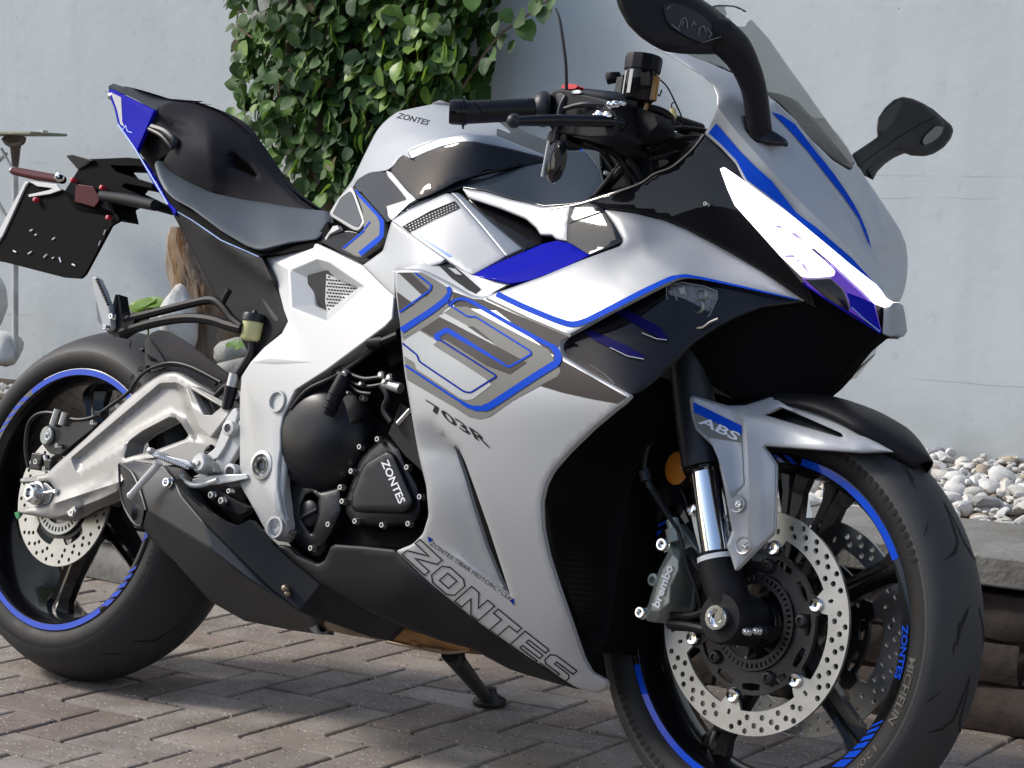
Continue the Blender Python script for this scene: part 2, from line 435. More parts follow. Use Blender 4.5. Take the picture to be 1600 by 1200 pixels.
def bolts(name, L, m, parent, steer=False):
    for (px, py, w, r) in L: bolt_mb(MB(), px, py, w, r, steer).build(name, m, parent)
# ================================================================== SETTING
KS = .72
def Wy(px, py, y):       # a place in front of the house wall (its plane runs y = 2.04 + 0.06 x)
    off = (3.8-y)*KS; dd_ = LM@rayb([(px,py)])[0]; n_ = np.array([-.06,1,0]); t = (2.04-off-n_@CAMW)/(n_@dd_); return CAMW+t*dd_
rng = random.Random(7); nr = np.random.default_rng(5)
def nodes(m): return m.node_tree.nodes, m.node_tree.links
def mix_col(n, l, fac, a, b, mode='MIX'):
    mx = n.new('ShaderNodeMix'); mx.data_type = 'RGBA'; mx.blend_type = mode
    for i, v in ((0, fac), (6, a), (7, b)):
        if isinstance(v, (tuple, list)): mx.inputs[i].default_value = (*v, 1)
        elif isinstance(v, (int, float)): mx.inputs[i].default_value = v
        else: l.new(v, mx.inputs[i])
    return mx.outputs[2]
def noise(n, l, vec, scale, detail=4, lo=.35, hi=.65, a=0, b=1, rough=.55):
    t = n.new('ShaderNodeTexNoise'); t.inputs['Scale'].default_value = scale; t.inputs['Detail'].default_value = detail; t.inputs['Roughness'].default_value = rough
    l.new(vec, t.inputs['Vector']); r = n.new('ShaderNodeMapRange'); r.inputs[1].default_value = lo; r.inputs[2].default_value = hi; r.inputs[3].default_value = a; r.inputs[4].default_value = b
    l.new(t.outputs[0], r.inputs[0]); return r.outputs[0]

# pavement material: per-brick tint, speckled aggregate
def brick_mat():
    m = mat('concrete_paver', (.2,.18,.17), .85, spec=.3); n, l = nodes(m); b = n['Principled BSDF']
    tc = n.new('ShaderNodeTexCoord').outputs['Object']; at = n.new('ShaderNodeAttribute'); at.attribute_name = 'tint'
    c = mix_col(n, l, noise(n, l, tc, 7, 6), at.outputs['Color'], (.62,.58,.56), 'MULTIPLY')
    c = mix_col(n, l, noise(n, l, tc, 2.3, 3, .4, .7, 0, .45), c, (.20,.165,.14))
    v = n.new('ShaderNodeTexVoronoi'); v.inputs['Scale'].default_value = 120; l.new(tc, v.inputs['Vector'])
    sp = n.new('ShaderNodeMapRange'); sp.inputs[1].default_value = .30; sp.inputs[2].default_value = .2; l.new(v.outputs['Distance'], sp.inputs[0])
    sc = n.new('ShaderNodeSeparateColor'); l.new(v.outputs['Color'], sc.inputs[0]); gt = n.new('ShaderNodeMath'); gt.operation = 'GREATER_THAN'; gt.inputs[1].default_value = .68; l.new(sc.outputs[0], gt.inputs[0])
    mu = n.new('ShaderNodeMath'); mu.operation = 'MULTIPLY'; l.new(sp.outputs[0], mu.inputs[0]); l.new(gt.outputs[0], mu.inputs[1])
    mu2 = n.new('ShaderNodeMath'); mu2.operation = 'MULTIPLY'; mu2.inputs[1].default_value = .8; l.new(mu.outputs[0], mu2.inputs[0])
    c = mix_col(n, l, mu2.outputs[0], c, (.60,.57,.50))
    gd = n.new('ShaderNodeMath'); gd.operation = 'LESS_THAN'; gd.inputs[1].default_value = .22; l.new(sc.outputs[0], gd.inputs[0])
    mu3 = n.new('ShaderNodeMath'); mu3.operation = 'MULTIPLY'; l.new(sp.outputs[0], mu3.inputs[0]); l.new(gd.outputs[0], mu3.inputs[1])
    c = mix_col(n, l, mu3.outputs[0], c, (.04,.036,.034)); l.new(c, b.inputs['Base Color'])
    bp = n.new('ShaderNodeBump'); bp.inputs['Strength'].default_value = .6; bp.inputs['Distance'].default_value = .0015
    t = n.new('ShaderNodeTexNoise'); t.inputs['Scale'].default_value = 260; t.inputs['Detail'].default_value = 4; l.new(tc, t.inputs['Vector'])
    ad = n.new('ShaderNodeMath'); ad.operation = 'ADD'; l.new(t.outputs[0], ad.inputs[0]); l.new(mu.outputs[0], ad.inputs[1]); l.new(ad.outputs[0], bp.inputs['Height']); l.new(bp.outputs[0], b.inputs['Normal'])
    return m
Mt['paver'] = brick_mat()
def soil_mat(name, a, bcol, sc=18):
    m = mat(name, a, .95, spec=.2); n, l = nodes(m); b = n['Principled BSDF']; tc = n.new('ShaderNodeTexCoord').outputs['Object']
    c = mix_col(n, l, noise(n, l, tc, sc, 8), a, bcol); l.new(c, b.inputs['Base Color'])
    bp = n.new('ShaderNodeBump'); bp.inputs['Strength'].default_value = .9; bp.inputs['Distance'].default_value = .01
    t = n.new('ShaderNodeTexNoise'); t.inputs['Scale'].default_value = sc*3; t.inputs['Detail'].default_value = 8; l.new(tc, t.inputs['Vector']); l.new(t.outputs[0], bp.inputs['Height']); l.new(bp.outputs[0], b.inputs['Normal'])
    return m
Mt['sand'] = soil_mat('joint_sand', (.022,.018,.013), (.085,.085,.035), 7)
Mt['soil'] = soil_mat('planting_soil', (.035,.027,.02), (.10,.08,.06), 14)

TH = R_(4.6); cu_, su_ = math.cos(TH), math.sin(TH); O_ = np.array([.112, -.118])
bv = []; bf = []; bt = []
def add_brick(u0, v0, lu, lv):
    g = .0034; z = rng.uniform(-.0012, .0012); tx, ty = rng.uniform(-.008,.008), rng.uniform(-.008,.008)
    base = rng.choice([(.345,.305,.27),(.325,.285,.25),(.36,.33,.30),(.28,.23,.20),(.33,.295,.265)]); k = rng.uniform(.85, 1.12); c = tuple(x*k for x in base)
    o = len(bv); e = .0045; a = [u0+g, u0+lu-g, v0+g, v0+lv-g]; cu, cv = u0+lu/2, v0+lv/2
    for lev, ins, zz in ((0, 0, -.03), (1, 0, -.0045), (2, e*.35, -.0012), (3, e, 0)):
        for (u, v) in ((a[0]+ins,a[2]+ins),(a[1]-ins,a[2]+ins),(a[1]-ins,a[3]-ins),(a[0]+ins,a[3]-ins)):
            X = O_+np.array([u*cu_-v*su_, u*su_+v*cu_]); bv.append((X[0], X[1], zz+z+(u-cu)*tx+(v-cv)*ty))
    fs = [(o+12,o+13,o+14,o+15)]
    for L in range(3):
        for i in range(4): fs.append((o+L*4+i, o+L*4+(i+1)%4, o+L*4+4+(i+1)%4, o+L*4+4+i))
    bf.extend(fs); bt.extend([c]*len(fs))
S_ = .1
for j in range(-30, 30):
    for i in range(-60, 55):
        X = O_+np.array([i*S_*cu_-j*S_*su_, i*S_*su_+j*S_*cu_])
        if not (-5 < X[0] < 4.2 and -2.5 < X[1] < .82+.052*X[0]+.1): continue
        if (i-j) % 4 == 0: add_brick(i*S_, j*S_, 2*S_, S_)
        elif (i-j) % 4 == 3: add_brick(i*S_, j*S_, S_, 2*S_)
me = bpy.data.meshes.new('pavement'); me.from_pydata(bv, [], bf); me.materials.append(Mt['paver'])
ca = me.color_attributes.new('tint', 'FLOAT_COLOR', 'CORNER')
cols = np.array([(*c, 1) for c, p in zip(bt, me.polygons) for _q in range(p.loop_total)], dtype=np.float32); ca.data.foreach_set('color', cols.ravel())
o = bpy.data.objects.new('pavement', me); COL.objects.link(o); tag(o, 'herringbone pavement of speckled brown-grey concrete pavers', kind='structure')
def sheet(name, x0, x1, y0, y1, z, m, label):
    mb = MB(); mb.add([(x0,y0,z),(x1,y0,z),(x1,y1,z),(x0,y1,z)], [(0,1,2,3)]); return tag(mb.build(name, m, smooth=False, fixn=False), label, kind='structure')
sheet('ground', -60, 60, -60, 60, -.017, 'sand', 'sandy ground showing dark and mossy in the paver joints')
# raised bed: rubble retaining wall with a concrete cap
def conc(name, a, b2, bs=90):
    m = mat(name, a, .9, spec=.3); n, l = nodes(m); b = n['Principled BSDF']; tc = n.new('ShaderNodeTexCoord').outputs['Object']
    c = mix_col(n, l, noise(n, l, tc, 6, 8), a, b2); c = mix_col(n, l, noise(n, l, tc, 60, 5, .5, .75, 0, .6), c, tuple(x*.45 for x in a)); l.new(c, b.inputs['Base Color'])
    bp = n.new('ShaderNodeBump'); bp.inputs['Strength'].default_value = .7; bp.inputs['Distance'].default_value = .004
    t = n.new('ShaderNodeTexNoise'); t.inputs['Scale'].default_value = bs; t.inputs['Detail'].default_value = 6; l.new(tc, t.inputs['Vector']); l.new(t.outputs[0], bp.inputs['Height']); l.new(bp.outputs[0], b.inputs['Normal'])
    return m
Mt['kerb'] = conc('cap_concrete', (.25,.245,.23), (.16,.155,.14)); Mt['kerb_shaded'] = conc('shaded_rubble', (.095,.078,.068), (.05,.04,.035), 40); Mt['kerb_sunlit'] = conc('sunlit_rubble', (.34,.33,.31), (.22,.21,.19), 40)  # rubble colours hold light: dark for the bike's shade, pale for sun
aw = math.atan(.052); AW = np.array([[math.cos(aw),math.sin(aw),0],[-math.sin(aw),math.cos(aw),0],[0,0,1]]); P0 = np.array([-.8,.685,0])
def wl(u, v, z): return P0+AW.T@np.array([u, v, z])         # u along the retaining wall, v into the bed
x = -6.0; k = 0; rb = MB()
zz = 0
for hh in (.088, .072, .080):
    u = -6+rng.uniform(0,.2)
    while u < 6:
        L_ = rng.uniform(.14,.34); dz = rng.uniform(-.006,.004); o_ = rng.uniform(-.008,.010); bb = MB(); V = []
        nx, nz = 6, 3
        for i in range(nx+1):
            for j in range(nz+1):
                s_, t_ = i/nx, j/nz; ed = min(s_, 1-s_, t_*1.2, (1-t_)*1.2); V.append(wl(u+.004+s_*(L_-.008)+rng.uniform(-.003,.003), o_+.018*max(0,.10-ed)*10*.6+rng.uniform(-.004,.004), zz+.003+t_*(hh-.006)+rng.uniform(-.002,.002)))
        rb.add(V, [(i*(nz+1)+j, (i+1)*(nz+1)+j, (i+1)*(nz+1)+j+1, i*(nz+1)+j+1) for i in range(nx) for j in range(nz)], 1 if u < .9 and rng.random() < .75 else 0); u += L_  # paler mix on the left paints in the sunlit stretch
    zz += hh
rb.box(wl(0,.16,.12), (12.4,.28,.238), AW, 2)
tag(rb.build('retaining_wall', ['kerb_shaded','kerb_sunlit','soil'], ang=50), 'low rubble retaining wall carrying the concrete cap behind the wheels', 'wall')
for k in range(-6, 7):
    mb = MB(); mb.box(wl(k*.9+.35, .175, .283), (.893, .40, .052), AW); o = mb.build('cap_slab', 'kerb', smooth=True, bevel=.005, seg=2); tag(o, 'rough grey concrete cap slab on the retaining wall', 'slab', 'cap slabs on the retaining wall')
def sheetp(name, pts, m, label, kind='structure'):
    mb = MB(); mb.add(pts, [tuple(range(len(pts)))]); return tag(mb.build(name, m, smooth=False, fixn=False), label, kind=kind)
sheetp('planting_bed', [wl(-6,.3,.27), wl(6,.3,.27), wl(6,1.75,.28), wl(-6,1.75,.28)], 'soil', 'dark soil of the raised bed along the house wall')
# dark foliage screen added unseen behind the camera for the paint to mirror
Mt['added_foliage'] = soil_mat('added_foliage_green', (.010,.018,.008), (.03,.045,.018), 6)
hv, hf = [], []; hb_ = MB(); nxx, nzz = 60, 14
for i in range(nxx+1):
    for j in range(nzz+1): hv.append((-6+i*.20, -8.2+rng.uniform(-.12,.12)-(.3 if j == nzz else 0), j*.165+rng.uniform(-.04,.04)))
hb_.add(hv, [(i*(nzz+1)+j, (i+1)*(nzz+1)+j, (i+1)*(nzz+1)+j+1, i*(nzz+1)+j+1) for i in range(nxx) for j in range(nzz)]); hb_.box((0,-9.0,1.1), (12,1.2,2.2))
tag(hb_.build('added_foliage', 'added_foliage', smooth=False), 'tall dark foliage screen added out of view for the paint to mirror', kind='structure')

# wall
def wall_mat():
    m = mat('wall_paint', (.49,.52,.55), .75, spec=.3); n, l = nodes(m); b = n['Principled BSDF']; tc = n.new('ShaderNodeTexCoord').outputs['Object']
    sx = n.new('ShaderNodeSeparateXYZ'); l.new(tc, sx.inputs[0])
    c = mix_col(n, l, noise(n, l, tc, .8, 4, .3, .7), (.47,.515,.535), (.56,.60,.615))
    c = mix_col(n, l, noise(n, l, tc, 22, 5, .6, .8, 0, .4), c, (.34,.36,.38)); mpv = n.new('ShaderNodeMapping'); mpv.inputs['Scale'].default_value = (9,9,.9); l.new(tc, mpv.inputs[0]); c = mix_col(n, l, noise(n, l, mpv.outputs[0], 1.0, 6, .5, .75, 0, .30), c, (.40,.43,.44))
    dz = n.new('ShaderNodeMapRange'); dz.inputs[1].default_value = -1.2; dz.inputs[2].default_value = -1.45; dz.inputs[3].default_value = 0; dz.inputs[4].default_value = .55; l.new(sx.outputs[2], dz.inputs[0]); dm = n.new('ShaderNodeMath'); dm.operation = 'MULTIPLY'; l.new(dz.outputs[0], dm.inputs[0]); l.new(noise(n, l, tc, 7, 6, .4, .6, .2, 1), dm.inputs[1]); c = mix_col(n, l, dm.outputs[0], c, (.27,.28,.26))
    def seam(z, wd, amp, sc, lo, hi, st):
        nz = n.new('ShaderNodeTexNoise'); nz.inputs['Scale'].default_value = 3; nz.inputs['Detail'].default_value = 5; l.new(tc, nz.inputs['Vector'])
        a = n.new('ShaderNodeMath'); a.operation = 'MULTIPLY_ADD'; a.inputs[1].default_value = amp; l.new(nz.outputs[0], a.inputs[0]); l.new(sx.outputs[2], a.inputs[2])
        d = n.new('ShaderNodeMath'); d.operation = 'SUBTRACT'; d.inputs[1].default_value = z+amp*.5; l.new(a.outputs[0], d.inputs[0])
        ab = n.new('ShaderNodeMath'); ab.operation = 'ABSOLUTE'; l.new(d.outputs[0], ab.inputs[0])
        mr = n.new('ShaderNodeMapRange'); mr.inputs[1].default_value = wd; mr.inputs[2].default_value = wd*.3; l.new(ab.outputs[0], mr.inputs[0])
        mk = noise(n, l, tc, sc, 3, lo, hi, 0, st); q = n.new('ShaderNodeMath'); q.operation = 'MULTIPLY'; l.new(mr.outputs[0], q.inputs[0]); l.new(mk, q.inputs[1]); return q.outputs[0]
    zs_ = [Wy(1450,275,3.8)[2]-1.7, Wy(1420,310,3.8)[2]-1.7, Wy(80,494,3.8)[2]-1.7]
    s1 = seam(zs_[0], .0022, .008, 3, .45, .6, .55); s2 = seam(zs_[1], .002, .05, 4.5, .54, .62, .4); s3 = seam(zs_[2], .0022, .03, 3, .48, .58, .45)
    for s_ in (s1, s2, s3): c = mix_col(n, l, s_, c, (.20,.22,.235))
    v = n.new('ShaderNodeTexVoronoi'); v.inputs['Scale'].default_value = 7; l.new(tc, v.inputs['Vector']); mr = n.new('ShaderNodeMapRange'); mr.inputs[1].default_value = .03; mr.inputs[2].default_value = .015; l.new(v.outputs['Distance'], mr.inputs[0])
    c = mix_col(n, l, mr.outputs[0], c, (.22,.22,.22)); l.new(c, b.inputs['Base Color'])
    t = n.new('ShaderNodeTexNoise'); t.inputs['Scale'].default_value = 35; t.inputs['Detail'].default_value = 7; l.new(tc, t.inputs['Vector'])
    t2 = n.new('ShaderNodeTexNoise'); t2.inputs['Scale'].default_value = 3; t2.inputs['Detail'].default_value = 3; l.new(tc, t2.inputs['Vector'])
    ad = n.new('ShaderNodeMath'); ad.operation = 'MULTIPLY_ADD'; ad.inputs[1].default_value = 3; l.new(t2.outputs[0], ad.inputs[0]); l.new(t.outputs[0], ad.inputs[2])
    bp = n.new('ShaderNodeBump'); bp.inputs['Strength'].default_value = .3; bp.inputs['Distance'].default_value = .004; l.new(ad.outputs[0], bp.inputs['Height']); l.new(bp.outputs[0], b.inputs['Normal'])
    return m
Mt['wall'] = wall_mat()
wn_ = math.atan(.06); WM_ = np.array([[math.cos(wn_),math.sin(wn_),0],[-math.sin(wn_),math.cos(wn_),0],[0,0,1]])
mb = MB(); mb.box((0,0,0), (30, .2, 3.6)); o = mb.build('wall', 'wall', smooth=False); o.location = (-.006, 2.04+.1002, 1.7); o.rotation_euler = (0,0,wn_); tag(o, 'pale blue-grey painted house wall behind the motorcycle', 'wall')

mb = MB(); mb.box((6.6,-3.2,1.6), (.2,10.5,3.4)); tag(mb.build('added_bounce_wall', mat('pale_render', (.62,.64,.66), .8, noise=(6,.85,.1), bump=(60,.3,.003)), smooth=False), 'unseen pale wall added beyond the front wheel to brighten the nose', kind='structure')  # pale wall added out of view to throw light onto nose and mudguard
# gravel bed
def ico(sub):
    b = bmesh.new(); bmesh.ops.create_icosphere(b, subdivisions=sub, radius=1); V = np.array([v.co[:] for v in b.verts]); F = [tuple(v.index for v in f.verts) for f in b.faces]; b.free(); return V, F
IV, IF = ico(2); IV1, IF1 = ico(1)
def pebble(mb, c, r, flatn=.6, mi=0, VV=None, FF=None, lump=.22):
    VV = IV if VV is None else VV; FF = IF if FF is None else FF
    s = np.array([rng.uniform(.8,1.25), rng.uniform(.7,1.1), flatn*rng.uniform(.8,1.2)])*r
    ph = np.array([rng.uniform(0,6) for _ in range(3)]); V = VV*(1+lump*.5*np.sin(VV[:,[1]]*2.3+ph[0])+lump*.4*np.sin(VV[:,[0]]*3.1+ph[1])*np.cos(VV[:,[2]]*2+ph[2]))
    V = V*s; a = rng.uniform(0, 6.28); t = rng.uniform(-.5,.5); Rz = np.array([[math.cos(a),-math.sin(a),0],[math.sin(a),math.cos(a),0],[0,0,1]]); Rx = np.array([[1,0,0],[0,math.cos(t),-math.sin(t)],[0,math.sin(t),math.cos(t)]])
    mb.add(V@Rx.T@Rz.T+np.array(c), FF, mi)
pm = [mat('pebble_white', (.62,.60,.55), .8, bump=(60,.6,.004), noise=(25,.7,.1)), mat('pebble_grey', (.36,.36,.36), .8, bump=(60,.6,.004), noise=(20,.6,.1)), mat('pebble_tan', (.50,.42,.32), .8, bump=(60,.6,.004), noise=(20,.6,.1)), mat('pebble_pale', (.72,.71,.68), .75, bump=(80,.6,.004), noise=(30,.75,.1))]
mb = MB()
for k in range(6500):
    u = rng.uniform(.2, 4.4)if k > 700 else rng.uniform(-1.2,.4); v = rng.uniform(.385, 1.45); r = rng.choice([rng.uniform(.006,.011), rng.uniform(.008,.016), rng.uniform(.011,.021), rng.uniform(.014,.028)])
    z = .268+rng.uniform(0, .030)+.03*(v-.38); big = u > .8
    pebble(mb, wl(u, v, z), r, rng.choice([.45,.6,.75]), rng.choices([0,1,2,3],[6,1.4,1.3,6])[0], IV if big else IV1, IF if big else IF1, lump=rng.uniform(.3,.8))
tag(mb.build('gravel', pm, fixn=False), 'white, grey and tan rounded pebbles filling the raised bed', kind='stuff')

# tree stump with rotten face
def bark():
    m = mat('stump_bark', (.3,.25,.2), .9, spec=.2); n, l = nodes(m); b = n['Principled BSDF']; tc = n.new('ShaderNodeTexCoord').outputs['Object']
    mp = n.new('ShaderNodeMapping'); mp.inputs['Scale'].default_value = (1,1,.28); l.new(tc, mp.inputs[0]); v = mp.outputs[0]
    c = mix_col(n, l, noise(n, l, v, 14, 7, .4, .62), (.27,.235,.19), (.13,.062,.028)); c = mix_col(n, l, noise(n, l, v, 30, 6, .55, .68), c, (.05,.022,.012)); c = mix_col(n, l, noise(n, l, v, 9, 5, .55, .7), c, (.26,.15,.07))
    l.new(c, b.inputs['Base Color']); t = n.new('ShaderNodeTexNoise'); t.inputs['Scale'].default_value = 30; t.inputs['Detail'].default_value = 8; l.new(v, t.inputs['Vector'])
    bp = n.new('ShaderNodeBump'); bp.inputs['Strength'].default_value = 1; bp.inputs['Distance'].default_value = .02; l.new(t.outputs[0], bp.inputs['Height']); l.new(bp.outputs[0], b.inputs['Normal']); return m
Mt['bark'] = bark(); Mt['twig'] = mat('ivy_wood', (.17,.12,.085), .85, bump=(60,.8,.004))
def trunk_mesh(path, radii, n=28, lump=.13, seed=1):
    r2 = random.Random(seed); ph = [r2.uniform(0,6) for _ in range(6)]; V = []; F = []; L = len(path)
    for i, (p, r) in enumerate(zip(path, radii)):
        for k in range(n):
            a = 2*math.pi*k/n; q = r*(1+lump*math.sin(3*a+ph[0]+i*.25)+lump*.6*math.sin(7*a+ph[1]+i*.5)+lump*.3*math.sin(13*a+ph[2]-i*.9)); V.append((p[0]+q*math.cos(a), p[1]+q*math.sin(a), p[2]))
    for i in range(L-1):
        for k in range(n): F.append((i*n+k, i*n+(k+1)%n, (i+1)*n+(k+1)%n, (i+1)*n+k))
    F.append(tuple((L-1)*n+k for k in range(n))); return V, F
s0 = Wy(318, 560, 3.5); s1 = Wy(330, 356, 3.5); path = [s0+(s1-s0)*t+np.array([.02*math.sin(5*t),0,0]) for t in np.linspace(-.12, 1, 16)]
V, F = trunk_mesh(path, [.105+.03*max(0,.25-t)+.009*math.sin(9*t) for t in np.linspace(0, 1, 16)], seed=3)
mb = MB(); mb.add(V, F); tag(mb.build('tree_stump', 'bark', ang=70), 'rotten brown tree stump against the wall below the seat', 'tree stump')

# rocks at the foot of the stump
Mt['rockw'] = soil_mat('white_rock', (.70,.70,.68), (.48,.46,.42), 9); Mt['rockg'] = soil_mat('grey_rock', (.34,.34,.32), (.22,.21,.19), 9)
I3, I3F = ico(3)
def rock(px, py, y, rx, rz, m, label, seed):
    global rng
    sv = rng; rng = random.Random(seed); mb = MB(); c = Wy(px, py, y); s = np.array([rx, rx*.8, rz])*KS; ph = [rng.uniform(0,6) for _ in range(4)]
    V = I3*(1+.16*np.sin(I3[:,[0]]*3+ph[0])+.12*np.sin(I3[:,[2]]*4+ph[1])*np.cos(I3[:,[1]]*3+ph[2])+.05*np.sin(I3[:,[0]]*9+ph[3])); V = V*s
    mb.add(V+c, I3F); rng = sv; tag(mb.build('rock', m, ang=60), label, 'rock')
rock(283, 508, 3.30, .085, .13, 'rockw', 'tall white rock leaning on the foot of the stump', 11)
rock(219, 487, 3.45, .05, .045, 'rockg', 'small grey rock left of the stump beside a green weed', 12)
rock(370, 552, 3.25, .10, .055, 'rockg', 'rounded grey rock right of the stump behind the fluid pot', 13)
rock(375, 583, 3.02, .14, .055, 'rockg', 'flat pale grey rock lying just in front of the rounded one', 14)
rock(2, 545, 3.45, .085, .075, 'rockw', 'round white rock at the foot of the white garden stand', 15)
rock(-6, 470, 3.6, .06, .10, 'rockw', 'narrow white rock standing at the left picture edge', 16)

# ivy
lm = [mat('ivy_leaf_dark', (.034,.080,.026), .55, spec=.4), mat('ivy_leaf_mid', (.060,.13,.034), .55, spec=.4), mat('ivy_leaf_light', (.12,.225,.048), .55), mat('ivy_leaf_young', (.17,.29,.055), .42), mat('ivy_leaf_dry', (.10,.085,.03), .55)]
for m in lm:
    n, l = nodes(m); b = n['Principled BSDF']; tr = n.new('ShaderNodeBsdfTranslucent'); c = b.inputs['Base Color'].default_value; tr.inputs[0].default_value = (c[0]*1.9, c[1]*1.7, c[2]*.8, 1)
    ms = n.new('ShaderNodeMixShader'); ms.inputs[0].default_value = .28; l.new(b.outputs[0], ms.inputs[1]); l.new(tr.outputs[0], ms.inputs[2]); l.new(ms.outputs[0], n['Material Output'].inputs[0])
LX = [0,.12,.3,.52,.74,.9,1]; LW = [.12,.36,.47,.44,.29,.12,0]
def leaf(mb, p, size, nrm, up, mi):
    size = size*KS; nrm = unit(nrm); d = unit(up-nrm*np.dot(up, nrm)); s = np.cross(d, nrm); V = []; cup = rng.uniform(.05,.22); bend = rng.uniform(-.05,.25); wv = rng.uniform(-.05,.05)
    for x, w in zip(LX, LW):
        for t in (-1,-.5,0,.5,1):
            lob = 1+.10*math.sin(x*9+1)*abs(t); V.append(p+size*((x-.35)*d+w*t*lob*s+nrm*(cup*abs(t)*w*1.2-bend*(x-.3)**2+wv*math.sin(x*7+t*2))))
    F = []
    for i in range(6):
        for k in range(4): F.append((i*5+k, i*5+k+1, i*5+6+k, i*5+5+k))
    mb.add(V, F, mi)
IVY = np.array([(372,-170),(366,20),(388,62),(382,110),(376,160),(392,195),(398,240),(425,275),(450,310),(478,335),(520,345),(600,300),(660,190),(712,172),(738,160),(748,120),(752,70),(762,30),(778,-170)], float)
mb = MB(); cnt = 0; root = bpy.data.objects.new('climbing_ivy', None); COL.objects.link(root); root.location = Wy(555, 620, 3.6)
while cnt < 3700:
    px = rng.uniform(355, 800); py = rng.uniform(-170, 345); q = np.array([[px, py]]); ins = inside(q, IVY)[0]; d = dist(q, IVY)[0]
    if not ins and d > 26*rng.random()**2: continue
    if ins and d < 22 and math.sin(py*.11)+math.sin(py*.047+px*.05) > .6: continue
    depth = rng.random(); hole = math.sin(px*.045+1.3)*math.cos(py*.05+.4)+math.sin(px*.021-py*.03)
    if px < 470 and hole > .95 and rng.random() < .8: continue
    y = 3.74-depth*(.28 if ins and d > 25 else .14); p = Wy(px, py, y)
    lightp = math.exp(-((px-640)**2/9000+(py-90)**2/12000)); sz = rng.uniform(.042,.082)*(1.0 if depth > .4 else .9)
    if rng.random() < .12: sz *= 1.25
    nrm = np.array([rng.gauss(-.25,.5), -1+rng.gauss(0,.3), rng.gauss(.45,.45)]); up = np.array([rng.gauss(0,.75), rng.gauss(0,.2), -1])
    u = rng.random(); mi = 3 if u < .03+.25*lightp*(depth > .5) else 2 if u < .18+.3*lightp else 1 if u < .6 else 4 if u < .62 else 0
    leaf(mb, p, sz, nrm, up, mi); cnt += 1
for px, py, s_, mi in ((778,40,.075,0),(790,22,.06,1),(812,28,.09,0),(786,62,.06,0),(822,45,.085,1),(800,70,.05,0),(838,8,.07,1),(850,20,.07,0),(862,4,.05,1),(845,-15,.07,1),(770,85,.06,1),(760,100,.07,0),(392,8,.08,0),(378,30,.06,1),(372,85,.05,0),(655,68,.05,3),(640,30,.05,3),(668,40,.055,3),(648,50,.045,3),(622,108,.09,3),(664,20,.05,2),(350,205,.05,2),(362,175,.055,2),(345,188,.04,3),(375,200,.05,2)):
    leaf(mb, Wy(px, py, 3.42), s_, (rng.gauss(-.1,.3), -1, .4), (rng.gauss(.2,.5), 0, -1), mi)
lv = mb.build('leaves', lm, None, fixn=False, ang=180); lv.parent = root; lv.matrix_parent_inverse = Matrix.Translation(-root.location)
mb = MB()
for pts, r in (([(560,640),(552,560),(545,470),(530,430),(510,330),(500,200),(520,80),(505,-60),(520,-180)], .045), ([(520,330),(470,240),(440,150),(455,40),(430,-150)], .022), ([(505,200),(560,120),(600,40),(610,-140)], .02), ([(500,140),(470,110),(440,125)], .03),
               ([(640,190),(655,130),(660,70),(650,20)], .006), ([(700,170),(740,110),(775,60),(830,20),(870,-10)], .007), ([(560,260),(640,200),(700,120),(720,20),(715,-150)], .014), ([(395,60),(372,40),(374,18),(392,20)], .004)):
    mb.tube([Wy(a, b_, 3.6) for k, (a, b_) in enumerate(pts)], np.linspace(r, r*.6, len(pts))*KS, 8, smooth=4)
br = mb.build('trunk', 'twig', None, ang=60); br.parent = root; br.matrix_parent_inverse = Matrix.Translation(-root.location)
tag(root, 'dense green climbing ivy on the wall behind the tank', 'climbing plant')
# weed
mb = MB(); rt = Wy(232, 500, 3.38)
for a, t, s_ in ((-.9,.3,.10),(-.3,.5,.09),(.5,.5,.11),(1.0,.35,.09),(.1,.8,.08),(1.4,.2,.07)):
    d = np.array([math.sin(a), -.3, .55+.3*math.cos(a)]); leaf(mb, rt+unit(d)*.035+np.array([0,0,.014]), s_, (-.2*math.sin(a),-.6,.9), d, 3)
mb.tube([rt-np.array([0,0,.06]), rt+np.array([0,0,.05])], .003, 6, mi=2); tag(mb.build('weed', lm, fixn=False, ang=180), 'small bright green weed growing left of the stump', 'weed')
mb = MB(); rt = Wy(372, 545, 3.12)
for a, s_ in ((-.7,.06),(.2,.07),(.9,.05)): leaf(mb, rt+np.array([math.sin(a)*.03,0,.01]), s_, (0,-.6,.9), (math.sin(a),0,.4), 2)
tag(mb.build('weed', lm, fixn=False, ang=180), 'tiny green weed between the two grey rocks', 'weed')
# white garden stand at the left edge
Mt['wpaint'] = mat('chipped_white_paint', (.66,.66,.62), .6, noise=(18,.55,.2), bump=(40,.6,.003)); Mt['rust'] = mat('rusty_metal', (.17,.13,.10), .8, noise=(40,.5,.1), bump=(80,1,.004)); Mt['wood'] = mat('grey_wood', (.33,.33,.24), .85, noise=(25,.6,.1), bump=(60,.7,.003))
root = bpy.data.objects.new('garden_stand', None); COL.objects.link(root); gy = 3.45
def chl(o): o.parent = root; o.matrix_parent_inverse = Matrix.Translation(-root.location); return o
root.location = Wy(26, 545, gy); bpy.context.view_layer.update()
a = Wy(-40, 205, gy); b2 = Wy(81, 214, gy); mb = MB(); mb.box((a+b2)/2, (b2[0]-a[0], .14, .009)); chl(mb.build('shelf', 'wood', bevel=.003))
mb = MB(); mb.tube([Wy(22,212,gy), Wy(24,232,gy), Wy(24,262,gy)], [.032,.016,.009], 12, smooth=3); mb.tube([Wy(5,216,gy-.06), Wy(14,226,gy-.06), Wy(34,224,gy-.06), Wy(38,214,gy-.06)], .0065, 8, smooth=4); chl(mb.build('bracket', 'rust'))
mb = MB(); mb.tube([Wy(24,225,gy), Wy(24,560,gy)], .0093, 12); chl(mb.build('pole', 'wpaint'))
